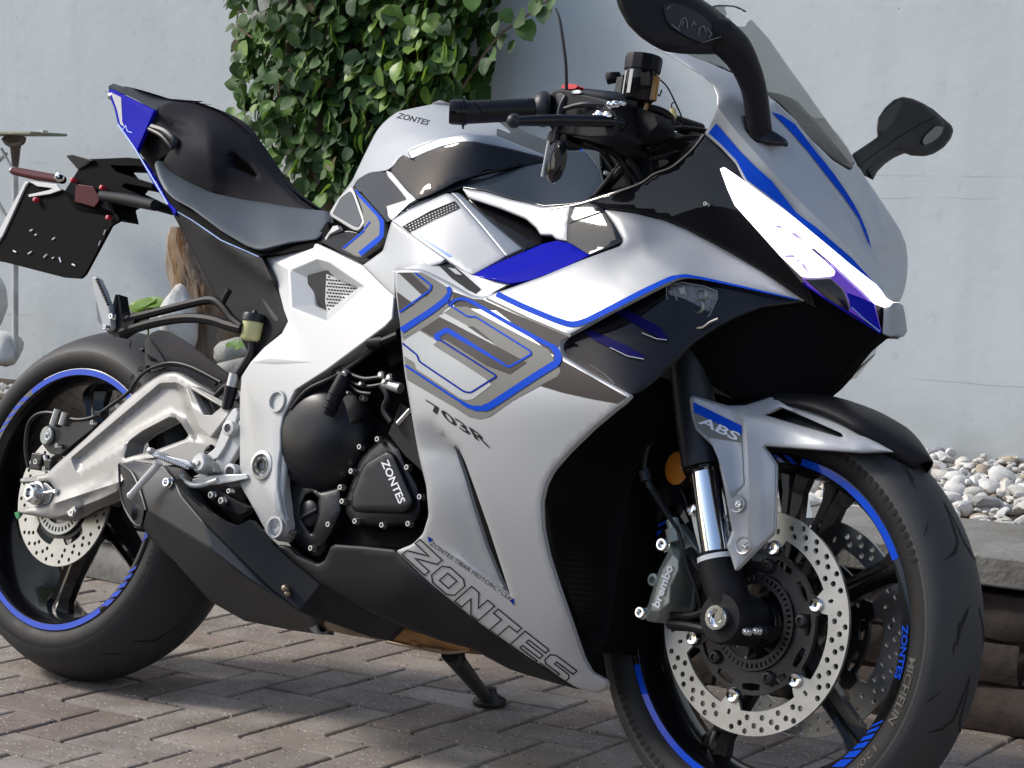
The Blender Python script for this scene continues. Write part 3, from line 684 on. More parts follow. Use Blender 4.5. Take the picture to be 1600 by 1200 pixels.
mb = MB(); mb.tube([Wy(-14,300,gy-.03), Wy(14,348,gy-.03)], .0086, 8); mb.tube([Wy(2,232,gy-.03), Wy(18,262,gy-.03)], .0043, 8); mb.tube([Wy(-20,270,gy), Wy(10,240,gy)], .0057, 8); chl(mb.build('brace', 'wpaint'))
mb = MB(); mb.box(Wy(68,206,gy-.04), (.02,.02,.010)); chl(mb.build('clip', 'wpaint', bevel=.003))
tag(root, 'chipped white garden stand with a wooden shelf at the left edge', 'garden stand')
# ================================================================== MOTORCYCLE
bike = bpy.data.objects.new('motorcycle', None); COL.objects.link(bike); bike.rotation_euler = (-LEAN, 0, 0)
tag(bike, 'silver, white and blue sport motorcycle leaning on its side stand', 'motorcycle')
EX = np.eye(3)
# ---------------------------------------------------------------- wheels
def holed_plate(mb, C, w0, th, out, holes, step=9, mi=0):
    """flat plate in the wheel plane; out/holes in mm (x forward, z up)"""
    V, T, d = triangulate(out, holes, step, []); n = len(V); s = 1 if w0 >= 0 else -1
    P = np.stack([C[0]+V[:,0]/1000, np.full(n, C[1]-w0), C[2]+V[:,1]/1000], 1); Q = P+np.array([0, s*th, 0])
    cnt = {(t[i], t[(i+1)%3]): 1 for t in T for i in range(3)}; bd = [e for e in cnt if (e[1], e[0]) not in cnt]
    mb.add(np.vstack([P, Q]), [t for t in T]+[(t[0]+n, t[2]+n, t[1]+n) for t in T]+[(a, b, b+n, a+n) for a, b in bd], mi)
def circ(x, z, r, n=12): a = np.linspace(0, 2*math.pi, n, endpoint=False); return np.stack([x+r*np.cos(a), z+r*np.sin(a)], 1)
def pol(r, deg): return (r*math.cos(R_(deg)), r*math.sin(R_(deg)))
def xf(mb, X):
    if X is not None: mb.v = [tuple(q) for q in X(np.array(mb.v))]
    return mb
def prof_w(prof, r):
    pr_ = sorted((a, b) for a, b in prof); return np.interp(r, [a for a, b in pr_], [b for a, b in pr_])
def ring_pts(C, th, r, w): return np.stack([C[0]+r*np.cos(th), C[1]-w+0*th, C[2]+r*np.sin(th)], 1)
def ring_text(mb, C, txt, r0, r1, t0, t1, wf, lift, mi=0, bold=0):
    uv, T = text_mesh(txt, bold); th = np.radians(t0+(t1-t0)*uv[:,0]); r = r0+(r1-r0)*uv[:,1]; mb.add(ring_pts(C, th, r, np.array([wf(q) for q in r])+lift), T, mi)
def ring_band(mb, C, r0, r1, t0, t1, wf, lift, mi=0, n=None, skew=0):
    n = n or max(2, int(abs(t1-t0)/3)); V = []; F = []
    for i in range(n+1):
        for j, r in enumerate((r0, r1)):
            th = R_(t0+(t1-t0)*i/n+skew*j); V.append(ring_pts(C, np.array([th]), np.array([r]), wf(r)+lift)[0])
    for i in range(n): F.append((2*i, 2*i+1, 2*i+3, 2*i+2))
    mb.add(V, F, mi)
def make_wheel(name, C, prof, w0, X, spokes, spw, hubw):
    full = prof+[(r, -w) for r, w in prof[::-1][1:]]
    wh = MB(); rp = [(.2355,w0-.004),(.2350,w0+.0006),(.2335,w0+.0012),(.2230,w0+.0012),(.2212,w0-.0005),(.2195,w0-.006),(.216,w0-.012),(.2105,w0-.026),(.2065,w0*.25)]
    rp = rp+[(r, -w) for r, w in rp[::-1]]+[(.226,-w0*.8),(.226,w0*.8),rp[0]]
    wh.lathe(C, rp, 120); rim = xf(wh, X).build(name, 'rim', bike, ang=30)
    ty = MB(); ty.lathe(C, full, 144); n0 = len(ty.v)
    F2 = []; L = len(full)
    tyre = xf(ty, X).build('tyre', ['rubber', 'rubside'], rim, ang=60)
    for p in tyre.data.polygons:   # sidewalls are smoother rubber
        j = [v % L for v in p.vertices]; rr = np.mean([full[k][0] for k in j])
        if rr < (.266 if w0 < .06 else .270): p.material_index = 1
    hb = MB(); hb.lathe(C, [(.0,hubw),(.016,hubw),(.03,hubw),(.034,hubw-.004),(.036,.05),(.044,.035),(.046,0),(.044,-.035),(.036,-.05),(.034,-hubw),(0,-hubw)], 40); xf(hb, X).build('hub', 'rim', rim)
    for a in spokes:
        sp = MB(); ca, sa = math.cos(R_(a)), math.sin(R_(a)); e = np.array([ca,0,sa]); f = np.array([-sa,0,ca])
        st = [(.036, .030, .030), (.07, .021, .026), (.14, .0165, .021), (.185, .018, .020), (.2105, .029, .022)]; V = []; c0 = np.array(C)
        for (r, hw, ht) in st:
            hw *= spw
            for (s_, t_) in ((-1,.35),(-.45,1),(-.12,.72),(.12,.72),(.45,1),(1,.35),(1,-.35),(.45,-1),(-.45,-1),(-1,-.35)): V.append(c0+e*r+f*hw*s_+np.array([0,-1,0])*ht*t_)
        F = [tuple(range(10))[::-1], tuple(40+i for i in range(10))]
        for i in range(4):
            for k in range(10): F.append((i*10+k, i*10+(k+1)%10, i*10+10+(k+1)%10, i*10+10+k))
        sp.add(V, F); xf(sp, X).build('spoke', 'rim', rim, ang=25)
    return rim
CFr = np.array([WB, 0, .302]); CRr = np.array([0, 0, .318])
fprof = [(.222,.044),(.2348,.0478),(.2375,.0525),(.246,.0575),(.256,.0603),(.264,.0608),(.272,.0596),(.281,.0550),(.290,.0455),(.2965,.033),(.3005,.017),(.302,0)]
rprof = [(.222,.082),(.2348,.0865),(.2375,.0895),(.246,.0935),(.256,.0950),(.265,.0935),(.275,.0880),(.286,.0770),(.296,.0620),(.305,.0440),(.3125,.0250),(.3168,.0110),(.318,0)]
fw = make_wheel('front_wheel', CFr, fprof, .0485, St, [30,-43,-115,173,92,71], .95, .062)
rwh = make_wheel('rear_wheel', CRr, rprof, .088, None, [-108,-36,36,108,180], 1.25, .085)
# tyre and rim lettering, strips, grooves
fwf = lambda r: float(prof_w(fprof, r)); rwf = lambda r: float(prof_w(rprof, r))
rimf = lambda r: .0497; rimr = lambda r: .0892
def strip(X, C, rf, spec_, par, hatch=()):
    r0, r1 = .2232, .2333
    for a, b_ in spec_: mb = MB(); ring_band(mb, C, r0, r1, a, b_, rf, .0005); xf(mb, X).build('rim_strip', 'bstrip', par, fixn=False)
    for c0, wd in hatch: mb = MB(); ring_band(mb, C, r0, r1, c0, c0+wd, rf, .0005, skew=4); xf(mb, X).build('rim_hatch', 'bstrip', par, fixn=False)
def word(X, C, txt, r0, r1, t0, t1, wf, lift, par, m, nm, bold=0): mb = MB(); ring_text(mb, C, txt, r0, r1, t0, t1, wf, lift, bold=bold); xf(mb, X).build(nm, m, par, fixn=False)
strip(St, CFr, rimf, [(-157,-52),(29,82)], fw, [(-51,4.5),(-45.4,3.6),(-40.7,2.8),(-36.7,2.2),(-33.2,1.6),(-30.2,1.0),(86,-2.5),(91,-2),(158,-3),(153,-2.6),(148,-2)])
for a0, a1 in ((187,168),(7,-11)): word(St, CFr, 'ZONTES', .2236, .2328, a0, a1, rimf, .0007, fw, 'bdecal', 'rim_lettering', .02)
strip(None, CRr, rimr, [(-157,-52),(57,127)], rwh, [(-51,5),(-44.4,4),(-38.7,3),(-33.7,2.4),(-29.4,1.8),(-14,6),(129,3.6),(135,3),(140,2.4),(145,2),(149.5,1.6)])
word(None, CRr, 'ZONTES', .2236, .2328, 187, 168, rimr, .0007, rwh, 'bdecal', 'rim_lettering', .02)
mb = MB(); ring_band(mb, CRr, .2335, .2346, 52, 118, lambda r: .0888, .0009); mb.build('rim_pinstripe', 'wdecal', rwh, fixn=False)
for a0, a1 in ((-3,-24),(181,158)): word(St, CFr, 'MICHELIN', .2425, .2560, a0, a1, fwf, .0010, fw, 'rubline', 'tyre_lettering', .015)
word(St, CFr, '120/70', .2450, .2545, -33, -48, fwf, .0008, fw, 'rubline', 'tyre_lettering')
for C_, X_, wf_, par_, rr_ in ((CFr, St, fwf, fw, .2665), (CRr, None, rwf, rwh, .2660)):
    mb = MB(); ring_band(mb, C_, rr_, rr_+.0014, 0, 360, wf_, .0004, n=160); xf(mb, X_).build('sidewall_edge', 'rubline', par_, fixn=False)
def tyre_pt(C, prof, th, s):     # s = metres across the crown from the centre line towards the rider's right
    P = np.array(prof[::-1]); l = np.concatenate([[0], np.cumsum(np.hypot(*np.diff(P, axis=0).T))]); a = abs(s); r = np.interp(a, l, P[:,0]); w = np.interp(a, l, P[:,1])*np.sign(s)
    nr_ = .0008; return ring_pts(C, np.array([th]), np.array([r+nr_*.8]), w+np.sign(s)*nr_*.5)[0]
def groove(mb, C, prof, t0, pts, wd):
    Q = []
    for i in range(len(pts)-1):
        a, b_ = np.array(pts[i], float), np.array(pts[i+1], float)
        for k in range(6): Q.append(a+(b_-a)*k/6)
    Q.append(np.array(pts[-1], float)); n = len(Q); Q = np.array(Q); W = wd*np.sin(np.linspace(.25, math.pi-.25, n)); L, Rr, qs = stroke(Q, W)
    V = [tyre_pt(C, prof, R_(t0)+q[0]/.3, q[1]) for q in np.vstack([L, Rr])]; mb.add(V, [(i, i+1, n+i+1, n+i) for i in range(n-1)])
mb = MB()
for k in range(8):
    t = 57-k*45
    for sg in (1, -1):
        for dt, pp, wd in ((0, [(0,.012*sg),(-.022,.026*sg),(-.026,.030*sg),(-.052,.034*sg)], .0072), (-17, [(0,.000*sg),(-.060,.008*sg),(-.075,.022*sg),(-.084,.042*sg)], .0050), (-3, [(-.030,.0375*sg),(-.050,.0385*sg)], .0020), (-22, [(0,.046*sg),(-.02,.060*sg)], .0022)):
            mb = MB(); groove(mb, CFr, fprof, t+dt, pp, wd); xf(mb, St).build('tread_groove', 'groove', fw, fixn=False)
mb = MB()
for k in range(8):
    t = 100-k*45
    for sg in (1, -1):
        for dt, pp, wd in ((0, [(0,.010*sg),(-.05,.030*sg),(-.07,.06*sg)], .004), (-20, [(0,.05*sg),(-.03,.075*sg)], .003)):
            mb = MB(); groove(mb, CRr, rprof, t+dt, pp, wd); mb.build('tread_groove', 'groove', rwh, fixn=False)
mb = MB()     # ribbed band round the shoulder
for C_, X_, wf_, par, arcs in ((CFr, 'f', fwf, fw, [(-158,-60),(25,75)]), (CRr, 'r', rwf, rwh, [(-20,62)])):
    mb = MB()
    for a0, a1 in arcs:
        k = a0
        while k < a1: ring_band(mb, C_, .2560, .2655, k, k+1.15, wf_, .0008, n=1); k += 2.6
    (xf(mb, St) if X_ == 'f' else mb).build('shoulder_ribs', 'groove', par, fixn=False)
mb = MB(); mb.lathe(SB(968,978,.056), [(0,.001),(.003,.001),(.003,0)], 10); mb.build('tyre_dot', mat('red_tyre_dot', (.30,.07,.06), .6), fw)
# brake discs
def front_disc(side):
    ob = [80+60*k-0 for k in range(6)]; a = np.arange(0, 360, 3.0)
    out = np.array([pol(155, q) for q in a])
    inn = []
    for q in np.arange(0, 360, 1.5):
        d = min(abs((q-b_+180) % 360-180) for b_ in ob); r = 122 if d > 8 else (122-13*min(1, (8-d)/2.0)); inn.append(pol(r, q))
    holes = [np.array(inn)]; k = 0
    for b_ in ob:
        holes.append(np.array([pol(r, b_+s_) for r, s_ in ((125,-1),(125,1),(131,1.2),(133.5,0),(131,-1.2))]))
        for (r, q) in ((147,4),(139,9),(130,14),(149,13),(141,19),(147,24),(131,25),(139,31),(148,34),(130,37),(141,41),(149,45),(132,48),(140,52)): holes.append(circ(*pol(r, b_+q), 4.1, 10))
    mb = MB(); holed_plate(mb, CFr, side*.071, .005, out, holes, 8); d = xf(mb, St).build('brake_disc', 'disc', fw, ang=20)
    mb = MB(); co = []
    for q in np.arange(0, 360, 1.5):
        dd_ = min(abs((q-b_+180) % 360-180) for b_ in ob); co.append(pol(100 if dd_ > 9 else 100+9*min(1, (9-dd_)/3), q))
    ho = [np.array([pol(68, q) for q in np.arange(0, 360, 6.0)])]
    for k in range(12):
        c = 80+30*k+15; ho.append(np.array([pol(r, c+s_) for r, s_ in ((93,-9),(94,0),(93,9),(86,10),(83,0),(86,-10))]))
    holed_plate(mb, CFr, side*.069, .007, np.array(co), ho, 8); xf(mb, St).build('disc_carrier', 'discd', d, ang=20)
    mb = MB(); ho = [np.array([pol(52, q) for q in np.arange(0, 360, 8.0)])]
    for k in range(48): ho.append(np.array([pol(57, 7.5*k-1.7), pol(57, 7.5*k+1.7), pol(63.5, 7.5*k+1.7), pol(63.5, 7.5*k-1.7)]))
    holed_plate(mb, CFr, side*.073, .003, np.array([pol(67, q) for q in np.arange(0, 360, 5.0)]), ho, 12); xf(mb, St).build('sensor_ring', 'discd', d, ang=20)
    for b_ in ob:
        x, z = pol(.1055, b_); c = CFr+np.array([x, -side*.0715, z]); mb = MB(); mb.lathe(c, [(.0,.0015),(.0035,.0015),(.004,.004),(.0085,.0045),(.0105,.002),(.011,-.001)], 18, axis=(0,-side,0)); xf(mb, St).build('bobbin', 'chrome', d)
    for k in range(5):
        x, z = pol(.080, 8.9+72*k); c = CFr+np.array([x, -side*.071, z]); mb = MB(); mb.lathe(c, [(0,.003),(.003,.003),(.0045,.006),(.0075,.0055),(.0095,.003),(.010,-.001)], 14, axis=(0,-side,0)); xf(mb, St).build('carrier_bolt', 'discd', d)
front_disc(1); front_disc(-1)
a = np.arange(0, 360, 3.0); ho = []; ob = [-85+60*k for k in range(6)]; inn = []
for q in np.arange(0, 360, 2.0):
    d_ = min(abs((q-b_+180) % 360-180) for b_ in ob); inn.append(pol(86 if d_ > 14 else 86-14*min(1, (14-d_)/5), q))
ho = [np.array(inn)]
for b_ in ob:
    for (r, q) in ((113,4),(103,8),(94,12),(113,17),(103,23),(94,27),(113,31),(103,38),(94,43),(112,46),(103,53)): ho.append(circ(*pol(r, b_+q), 3.7, 10))
mb = MB(); holed_plate(mb, CRr, .092, .005, np.array([pol(121, q) for q in a]), ho, 8); rd = mb.build('brake_disc', 'disc', rwh, ang=20)
mb = MB(); ho = [np.array([pol(46, q) for q in np.arange(0, 360, 8.0)])]
for k in range(40): ho.append(np.array([pol(52, 9*k-2.2), pol(52, 9*k+2.2), pol(60, 9*k+2.2), pol(60, 9*k-2.2)]))
holed_plate(mb, CRr, .097, .003, np.array([pol(65, q) for q in np.arange(0, 360, 5.0)]), ho, 12); mb.build('sensor_ring', 'cast', rd, ang=20)
mb = MB(); mb.lathe(CRr, [(.05,.085),(.075,.087),(.075,.09),(.05,.09)], 40); mb.build('disc_carrier', 'discd', rd)
# valve
mb = MB(); v0 = ring_pts(CFr, np.array([R_(-116)]), np.array([.205]), .012)[0]; v1 = ring_pts(CFr, np.array([R_(-116)]), np.array([.180]), .020)[0]; mb.cyl(v0, v1, .0035, .003, 10); xf(mb, St).build('valve', 'alu', fw)

# ---------------------------------------------------------------- dark inner bodies (engine block, radiator, inner fairing)
slab('engine_block', [(455,600),(520,540),(620,470),(690,480),(700,700),(690,850),(620,862),(520,858),(470,880),(440,840),(450,700)], .135, .27, 'void', bike, bevel=.01, rnd=10)
slab('inner_frame', [(420,420),(600,330),(720,290),(950,310),(1090,330),(1180,430),(1050,480),(900,560),(760,640),(560,600),(430,520)], .09, .18, 'void', bike, bevel=.01, rnd=10)
slab('radiator', [(880,650),(1010,580),(1040,640),(985,760),(950,1000),(925,1020),(870,880),(850,780)], .125, .25, 'void', bike, bevel=.006, rnd=6)
mb = MB()
for k in range(26):
    y0 = 790+k*9; 
    a_ = B(864+max(0,(y0-850)*.33), y0, .128); b_ = B(948, y0+6, .128); mb.tube([a_, b_], .0008, 4, caps=False)
mb.build('radiator_fins', 'void', bike)

# ---------------------------------------------------------------- engine
eng = MB(); c = B(512,680,.135); eng.lathe(c, [(.094,-.02),(.094,.012),(.090,.020),(.080,.032),(.066,.044),(.046,.052),(.02,.055),(0,.055)], 64)
ec = eng.build('clutch_cover', 'engine', bike, ang=50)
mb = MB(); mb.lathe(B(476,682,.172), [(.040,-.02),(.040,.002),(.037,.006),(.030,.009),(0,.011)], 40); mb.build('clutch_boss', 'engine', ec, ang=50)
mb = MB(); mb.lathe(B(553,640,.158), [(.026,-.02),(.026,.006),(.022,.012),(0,.013)], 28); mb.build('cover_boss', 'engine', ec, ang=50)
panel('lower_engine_cover', [(452,742),(462,735),(500,768),(522,762),(533,758),(534,800),(520,832),(508,850),(488,868),(466,850),(450,815)], [(452,742,.15),(534,760,.155),(490,868,.15),(495,800,.165)], 'engine', bike, thick=.04, edge=(6,.006), holes=[[(470,792),(478,774),(488,770),(497,778),(497,805),(488,834),(482,828),(470,808)]], step=10)
mb = MB(); mb.lathe(B(483,803,.148), [(.022,-.01),(.022,.004),(.018,.007),(0,.007)], 24); ax_ = B(466,812,.155); bx_ = B(497,796,.155); mb.tube([ax_, bx_], [.0045,.0045], 8); mb.build('oil_filler_cap', 'engine', bike, ang=50)
gen = [(590,690),(600,682),(613,688),(626,700),(634,722),(643,738),(655,760),(660,785),(658,805),(650,820),(600,824),(553,820),(540,802),(541,776),(553,745),(560,722),(575,702)]
go, GF = panel('generator_cover', gen, [(600,682,.160),(660,790,.160),(540,800,.160),(600,760,.168)], 'engine', bike, thick=.05, edge=(9,.010), step=9, rnd=6)
rp = [(600,706),(606,704),(616,712),(646,782),(644,792),(632,802),(556,800),(549,793),(549,775),(564,734),(570,724)]
go2, GF2 = panel('cover_plate', rp, [(600,706,.176),(646,790,.176),(549,790,.176),(600,760,.177)], 'engine', go, thick=.02, edge=(5,.007), step=9, rnd=4)
Dec(GF2).text('ZONTES', (595,722), (623,788), (606,717), 'wdecal', bold=.02).build('lettering', go)
bolts('engine_bolt', [(594,687,.166,.0046),(566,699,.158,.0046),(553,737,.162,.0046),(536,762,.162,.0046),(539,784,.162,.0046),(517,820,.158,.0046),(559,815,.163,.0046),(601,821,.163,.0046),(642,819,.163,.0046),(660,777,.162,.0046),(640,731,.162,.0046),(490,857,.158,.0046),(459,832,.158,.0045),(449,784,.155,.0045),(570,622,.165,.0055),(504,612,.165,.004)], 'alu', bike)
# hoses and connectors above the clutch cover
mb = MB(); mb.tube([B(512,648,.20), B(524,618,.20), B(538,590,.19)], [.0105,.0125,.012], 14); mb.tube([B(530,585,.19), B(545,590,.19)], .008, 10)
for q in (.25,.5,.75): p_ = B(512,648,.20)*(1-q)+B(530,605,.20)*q; mb.lathe(p_, [(.0125,-.002),(.0135,0),(.0125,.002)], 14, axis=B(530,605,.2)-B(512,648,.2))
mb.build('sensor_plug', 'mblack', bike)
mb = MB()
for pts, r in (([(538,588),(555,600),(575,604),(600,600)], .003),([(540,595),(560,612),(580,615)], .003),([(548,585),(570,592),(596,590),(612,596)], .0035),([(600,535),(590,540),(560,565),(520,590),(480,610),(455,640)], .004),([(596,602),(606,620),(600,640),(612,660)], .005),([(520,582),(536,575),(548,585)], .004)): mb.tube([B(a_, b_, .185) for a_, b_ in pts], r, 8, smooth=4)
mb.build('wiring', 'hose', bike)
mb = MB()
for x, y, r in ((540,584,.0055),(566,600,.004),(597,586,.006),(610,590,.006),(546,614,.003),(603,596,.005)): mb = MB(); mb.lathe(B(x, y, .19), [(0,.006),(r*.6,.006),(r,.003),(r,-.004)], 12); mb.build('hose_fitting', 'alu', bike)
mb = MB(); mb.tube([B(601,599,.185), B(626,607,.185)], .008, 12); mb.build('pressure_sensor', 'cast', bike)
mb = MB(); mb.tube([B(578,536,.19), B(600,534,.19)], .010, 12); mb.tube([B(598,534,.195), B(622,524,.19)], .007, 8); mb.build('frame_bolt', 'mblack', bike)
mb = MB(); mb.tube([B(622,662,.20), B(642,640,.20)], .0042, 10); mb.build('coolant_pipe', 'alu', bike)
slab('side_bracket', [(626,628),(640,640),(662,740),(650,728),(632,712),(606,678)], .17, .02, 'mblack', bike)
slab('heat_guard', [(600,520),(630,505),(634,560),(608,575)], .15, .03, 'mblack', bike)

# ---------------------------------------------------------------- main frame
fv = [(407,397,.115),(495,380,.115),(566,414,.160),(616,462,.195),(613,498,.200),(602,510,.200),(512,577,.196),(462,609,.188),
 (452,422,.135),(495,405,.133),(513,409,.138),(570,448,.180),(512,502,.186),(455,480,.160),(491,566,.190),
 (490,441,.122),(510,431,.120),(560,449,.150),(511,487,.152),(494,478,.140),
 (450,503,.152),(426,437,.125),(445,516,.158),(412,542,.165),(390,567,.170),(377,587,.173),(374,620,.173),(374,758,.172),
 (386,778,.172),(418,836,.172),(434,846,.170),(445,836,.172),(447,820,.178),(440,797,.184),(434,758,.186),(434,727,.186),(438,700,.186),(438,672,.186),(442,650,.186),(452,630,.188),
 (387,606,.184),(425,648,.186),(429,770,.188),(431,797,.188),(398,738,.178),(391,680,.178),(401,640,.178),(421,560,.186),(440,552,.187)]
ff = [(0,1,9,8),(1,2,10,9),(2,11,10),(2,3,11),(0,8,21),(21,8,13,20),(8,9,16,15),(9,10,16),(10,11,17,16),(11,12,18,17),(12,13,19,18),(13,8,15,19),(11,3,4,5,6,12),(12,6,14),(12,14,13),(13,14,47,22,20),
 (22,47,24,23),(47,14,6,7,40,25,24),(25,40,45,26),(40,7,39,38,41),(40,41,46,45),(26,45,44,27),(27,44,43,29,28),(45,46,42,44),(46,41,42),(44,42,43),(41,38,37,36,35,34,42),(42,34,33,43),(43,33,32,31,30,29)]
fo = facet('frame', [v for v in fv], ff, 'frame', bike, thick=.03, bevel=.0028, mir=True, ang=24)
gq = [(480,430),(510,422),(575,445),(511,500),(484,485)]
g_, GFm = panel('frame_grille', gq, [(490,430,.128),(570,450,.135),(510,500,.135)], 'mblack', bike, thick=.003, edge=None, step=12)
mb = Dec(GFm); mb.poly([(510,428),(562,450),(511,488),(508,470)], 'mesh', .5)
for k in range(13):
    for j in range(11):
        x_, y_ = 509+k*4.6+(j%2)*2.3, 432+j*5.0+k*.4; mb.poly([(x_-1.6,y_-.8),(x_+1.2,y_-1.3),(x_+1.6,y_+.8),(x_-1.2,y_+1.3)], 'void', 2) if inside(np.array([(x_,y_)]), np.array([(509,430),(560,450),(511,486)]))[0] else None
mb.build('grille_wires', g_)
for (x, y, r, w) in ((433,627,.0135,.190),(430,824,.0135,.183)):
    mb = MB(); mb.lathe(B(x, y, w-.002), [(r*1.35,0),(r*1.3,.003),(r*1.05,.003),(r,.0),(r*.98,-.012),(0,-.012)], 30); ho_ = mb.build('frame_bolt_hole', 'frame', bike)
    mb = MB(); mb.lathe(B(x, y, w-.008), [(r*.9,-.003),(r*.9,.001),(r*.5,.002),(0,.0)], 24); mb.build('frame_bolt', 'cast', ho_)
mb = MB(); r = .021; c = B(410,727,.184); mb.lathe(c, [(r*1.15,0),(r*1.1,.004),(r*.86,.005),(r*.8,.0),(r*.78,-.005),(r*.62,-.004),(r*.6,.004),(r*.42,.004),(r*.40,-.012),(0,-.012)], 36); mb.build('swingarm_pivot', 'cast', bike)
mb = MB(); mb.lathe(c, [(r*.62,.0046),(r*.40,.0046),(r*.39,.0)], 6); mb.build('pivot_nut', 'discd', bike)
mb = MB(); mb.tube([B(448,640,.17), B(443,670,.175), B(445,720,.175), B(441,780,.175), B(448,815,.172)], .0055, 10, smooth=5); mb.tube([B(447,640,.17), B(470,610,.17), B(515,582,.17), B(560,552,.175), B(596,528,.18)], .0045, 10, smooth=5); mb.build('frame_edge_tube', 'frame', bike)

# ---------------------------------------------------------------- swingarm
SO = [(31,748),(70,741),(108,708),(135,684),(160,660),(196,626),(225,601),(244,588),(258,581),(274,580),(284,583),(312,600),(340,617),(360,633),(372,640),(374,700),(340,705),(322,706),(300,712),(250,716),(207,722),(186,768),(158,782),(130,792),(107,806),(82,811),(30,802),(29,796),(80,787),(88,766),(77,753),(32,755)]
swe = sumf(dent([(110,716),(200,640),(250,598),(276,597),(291,606),(296,630),(312,668),(326,690),(300,688),(284,662),(266,652),(224,674),(200,692),(120,740)], .012, 10), crease([(86,786),(190,752),(240,716)], .010, -1, 16), dent([(112,775),(185,735),(186,768),(130,792)], .006, 10))
so, SF = panel('swingarm', SO, [(31,750,.135),(31,800,.135),(85,770,.140),(130,760,.142),(160,665,.138),(258,590,.132),(340,620,.135),(370,650,.14),(330,690,.145),(200,710,.150),(250,700,.145),(290,690,.146)], 'swing', bike, thick=.035, edge=(6,.010),
   holes=[[(196,715),(203,690),(223,675),(265,653),(275,654),(284,663),(295,680),(290,686),(244,703)],[(300,610),(345,636),(331,648),(319,648)]], step=7, rnd=5, extra=swe)
c_ = so.copy(); COL.objects.link(c_); c_.parent = bike; c_.scale.y = -1; c_.name = 'swingarm_far_side'; c_.name = 'swingarm'
facet('swingarm_gusset', [(290,607,.150),(302,603,.152),(348,627,.152),(361,634,.150),(356,650,.155),(345,664,.156),(329,684,.158),(311,668,.156),(300,640,.154), (300,610,.15),(345,636,.152),(331,648,.154),(319,648,.154)], [(0,1,9),(1,2,10,9),(2,3,10),(3,4,10),(4,5,11,10),(5,6,12,11),(6,7,12),(7,8,12),(8,0,9,12)], 'swing', bike, thick=.018, bevel=.0025)
sb_ = slab('swingarm_crossbeam', [(205,722),(250,706),(292,690),(320,694),(352,706),(350,724),(300,722),(250,729)], .150, .05, 'swing', bike, bevel=.003, rnd=3)
slab('axle_block', [(40,756),(72,754),(84,766),(77,786),(45,795),(38,780)], .132, .03, 'cast', bike, bevel=.001)
mb = MB(); mb.lathe(B(58,771,.136), [(.021,-.01),(.021,.003),(.018,.004),(.018,.014),(.016,.016),(.011,.016),(.010,.004),(0,.004)], 24); mb.build('axle_washer', 'alu', bike)
mb = MB(); mb.lathe(B(47,770,.158), [(.015,-.018),(.015,.002),(.013,.004),(.010,.004),(.009,-.010),(0,-.010)], 6); mb.build('axle_nut', 'chrome', bike)
mb = MB(); mb.tube([B(66,771,.142), B(86,768,.142)], .0035, 8); mb.lathe(B(88,768,.144), [(0,.003),(.006,.002),(.006,-.002)], 6, axis=B(88,768,.144)-B(70,770,.144)); mb.build('chain_adjuster', 'chrome', bike)
slab('bobbin_mount', [(103,800),(116,790),(119,800),(113,808),(107,807)], .148, .02, 'cast', bike)
mb = MB(); mb.lathe(B(113,801,.151), [(.005,0),(.005,.003),(.0025,.003),(.0025,0)], 12); mb.build('mount_bolt', 'alu', bike)
slab('green_tag', [(22,801),(29,799),(30,808),(26,811)], .12, .004, 'green', bike, bevel=0)
# rear brake
mb = MB(); b0 = B(88,683,.115)
slab('rear_caliper', [(70,668),(78,662),(92,668),(110,660),(140,655),(148,668),(120,690),(108,700),(92,712),(76,708),(66,695),(66,678)], .125, .05, 'engine', bike, bevel=.004, rnd=4)
mb = MB(); mb.lathe(B(75,681,.126), [(.0175,-.01),(.0175,.004),(.0155,.007),(0,.007)], 24, sx=.8); rc = mb.build('caliper_piston_cover', 'caliper', bike)
mb = MB(); 
for k in range(26): pass
th = np.linspace(.6, 4.6*math.pi/1.35, 40); cc = B(74,680,.1345); mb.tube([cc+np.array([.0018*t*math.cos(t)*.8, 0, .0009*0+.0016*t*math.sin(t)]) for t in th*.72], .0016, 6); mb.build('caliper_emblem', 'wdecal', bike)
for p0, p1, r in (((82,664),(90,640),.006),((96,664),(102,645),.006),((70,712),(78,738),.004)): mb = MB(); mb.tube([B(*p0, .13), B(*p1, .13)], r, 10); mb.build('caliper_pin', 'cast', bike)
mb = MB(); mb.tube([B(*q, .125) for q in ((44,730),(40,700),(44,665),(58,648),(80,645),(100,652),(125,656),(150,650),(170,636),(190,622),(206,608),(215,592),(226,580),(250,571),(280,570),(305,578),(338,600))], .0035, 8, smooth=4)
mb.tube([B(*q, .135) for q in ((205,606),(222,585),(240,574),(268,567),(300,574),(345,597))], .0028, 8, smooth=4); mb.build('rear_brake_hose', 'hose', bike)
mb = MB(); mb.box(B(226,576,.13), (.022,.012,.012)); mb.box(B(155,647,.13), (.018,.010,.010)); mb.build('hose_clip', 'mblack', bike, bevel=.002)
mb = MB(); mb.box(B(62,722,.12), (.03,.02,.03)); mb.box(B(80,727,.125), (.02,.02,.02)); mb.build('caliper_bracket', 'discd', bike, bevel=.003)
bolts('caliper_bolt', [(60,722,.128,.005),(73,733,.13,.004),(93,697,.13,.004),(148,661,.125,.004)], 'alu', bike)
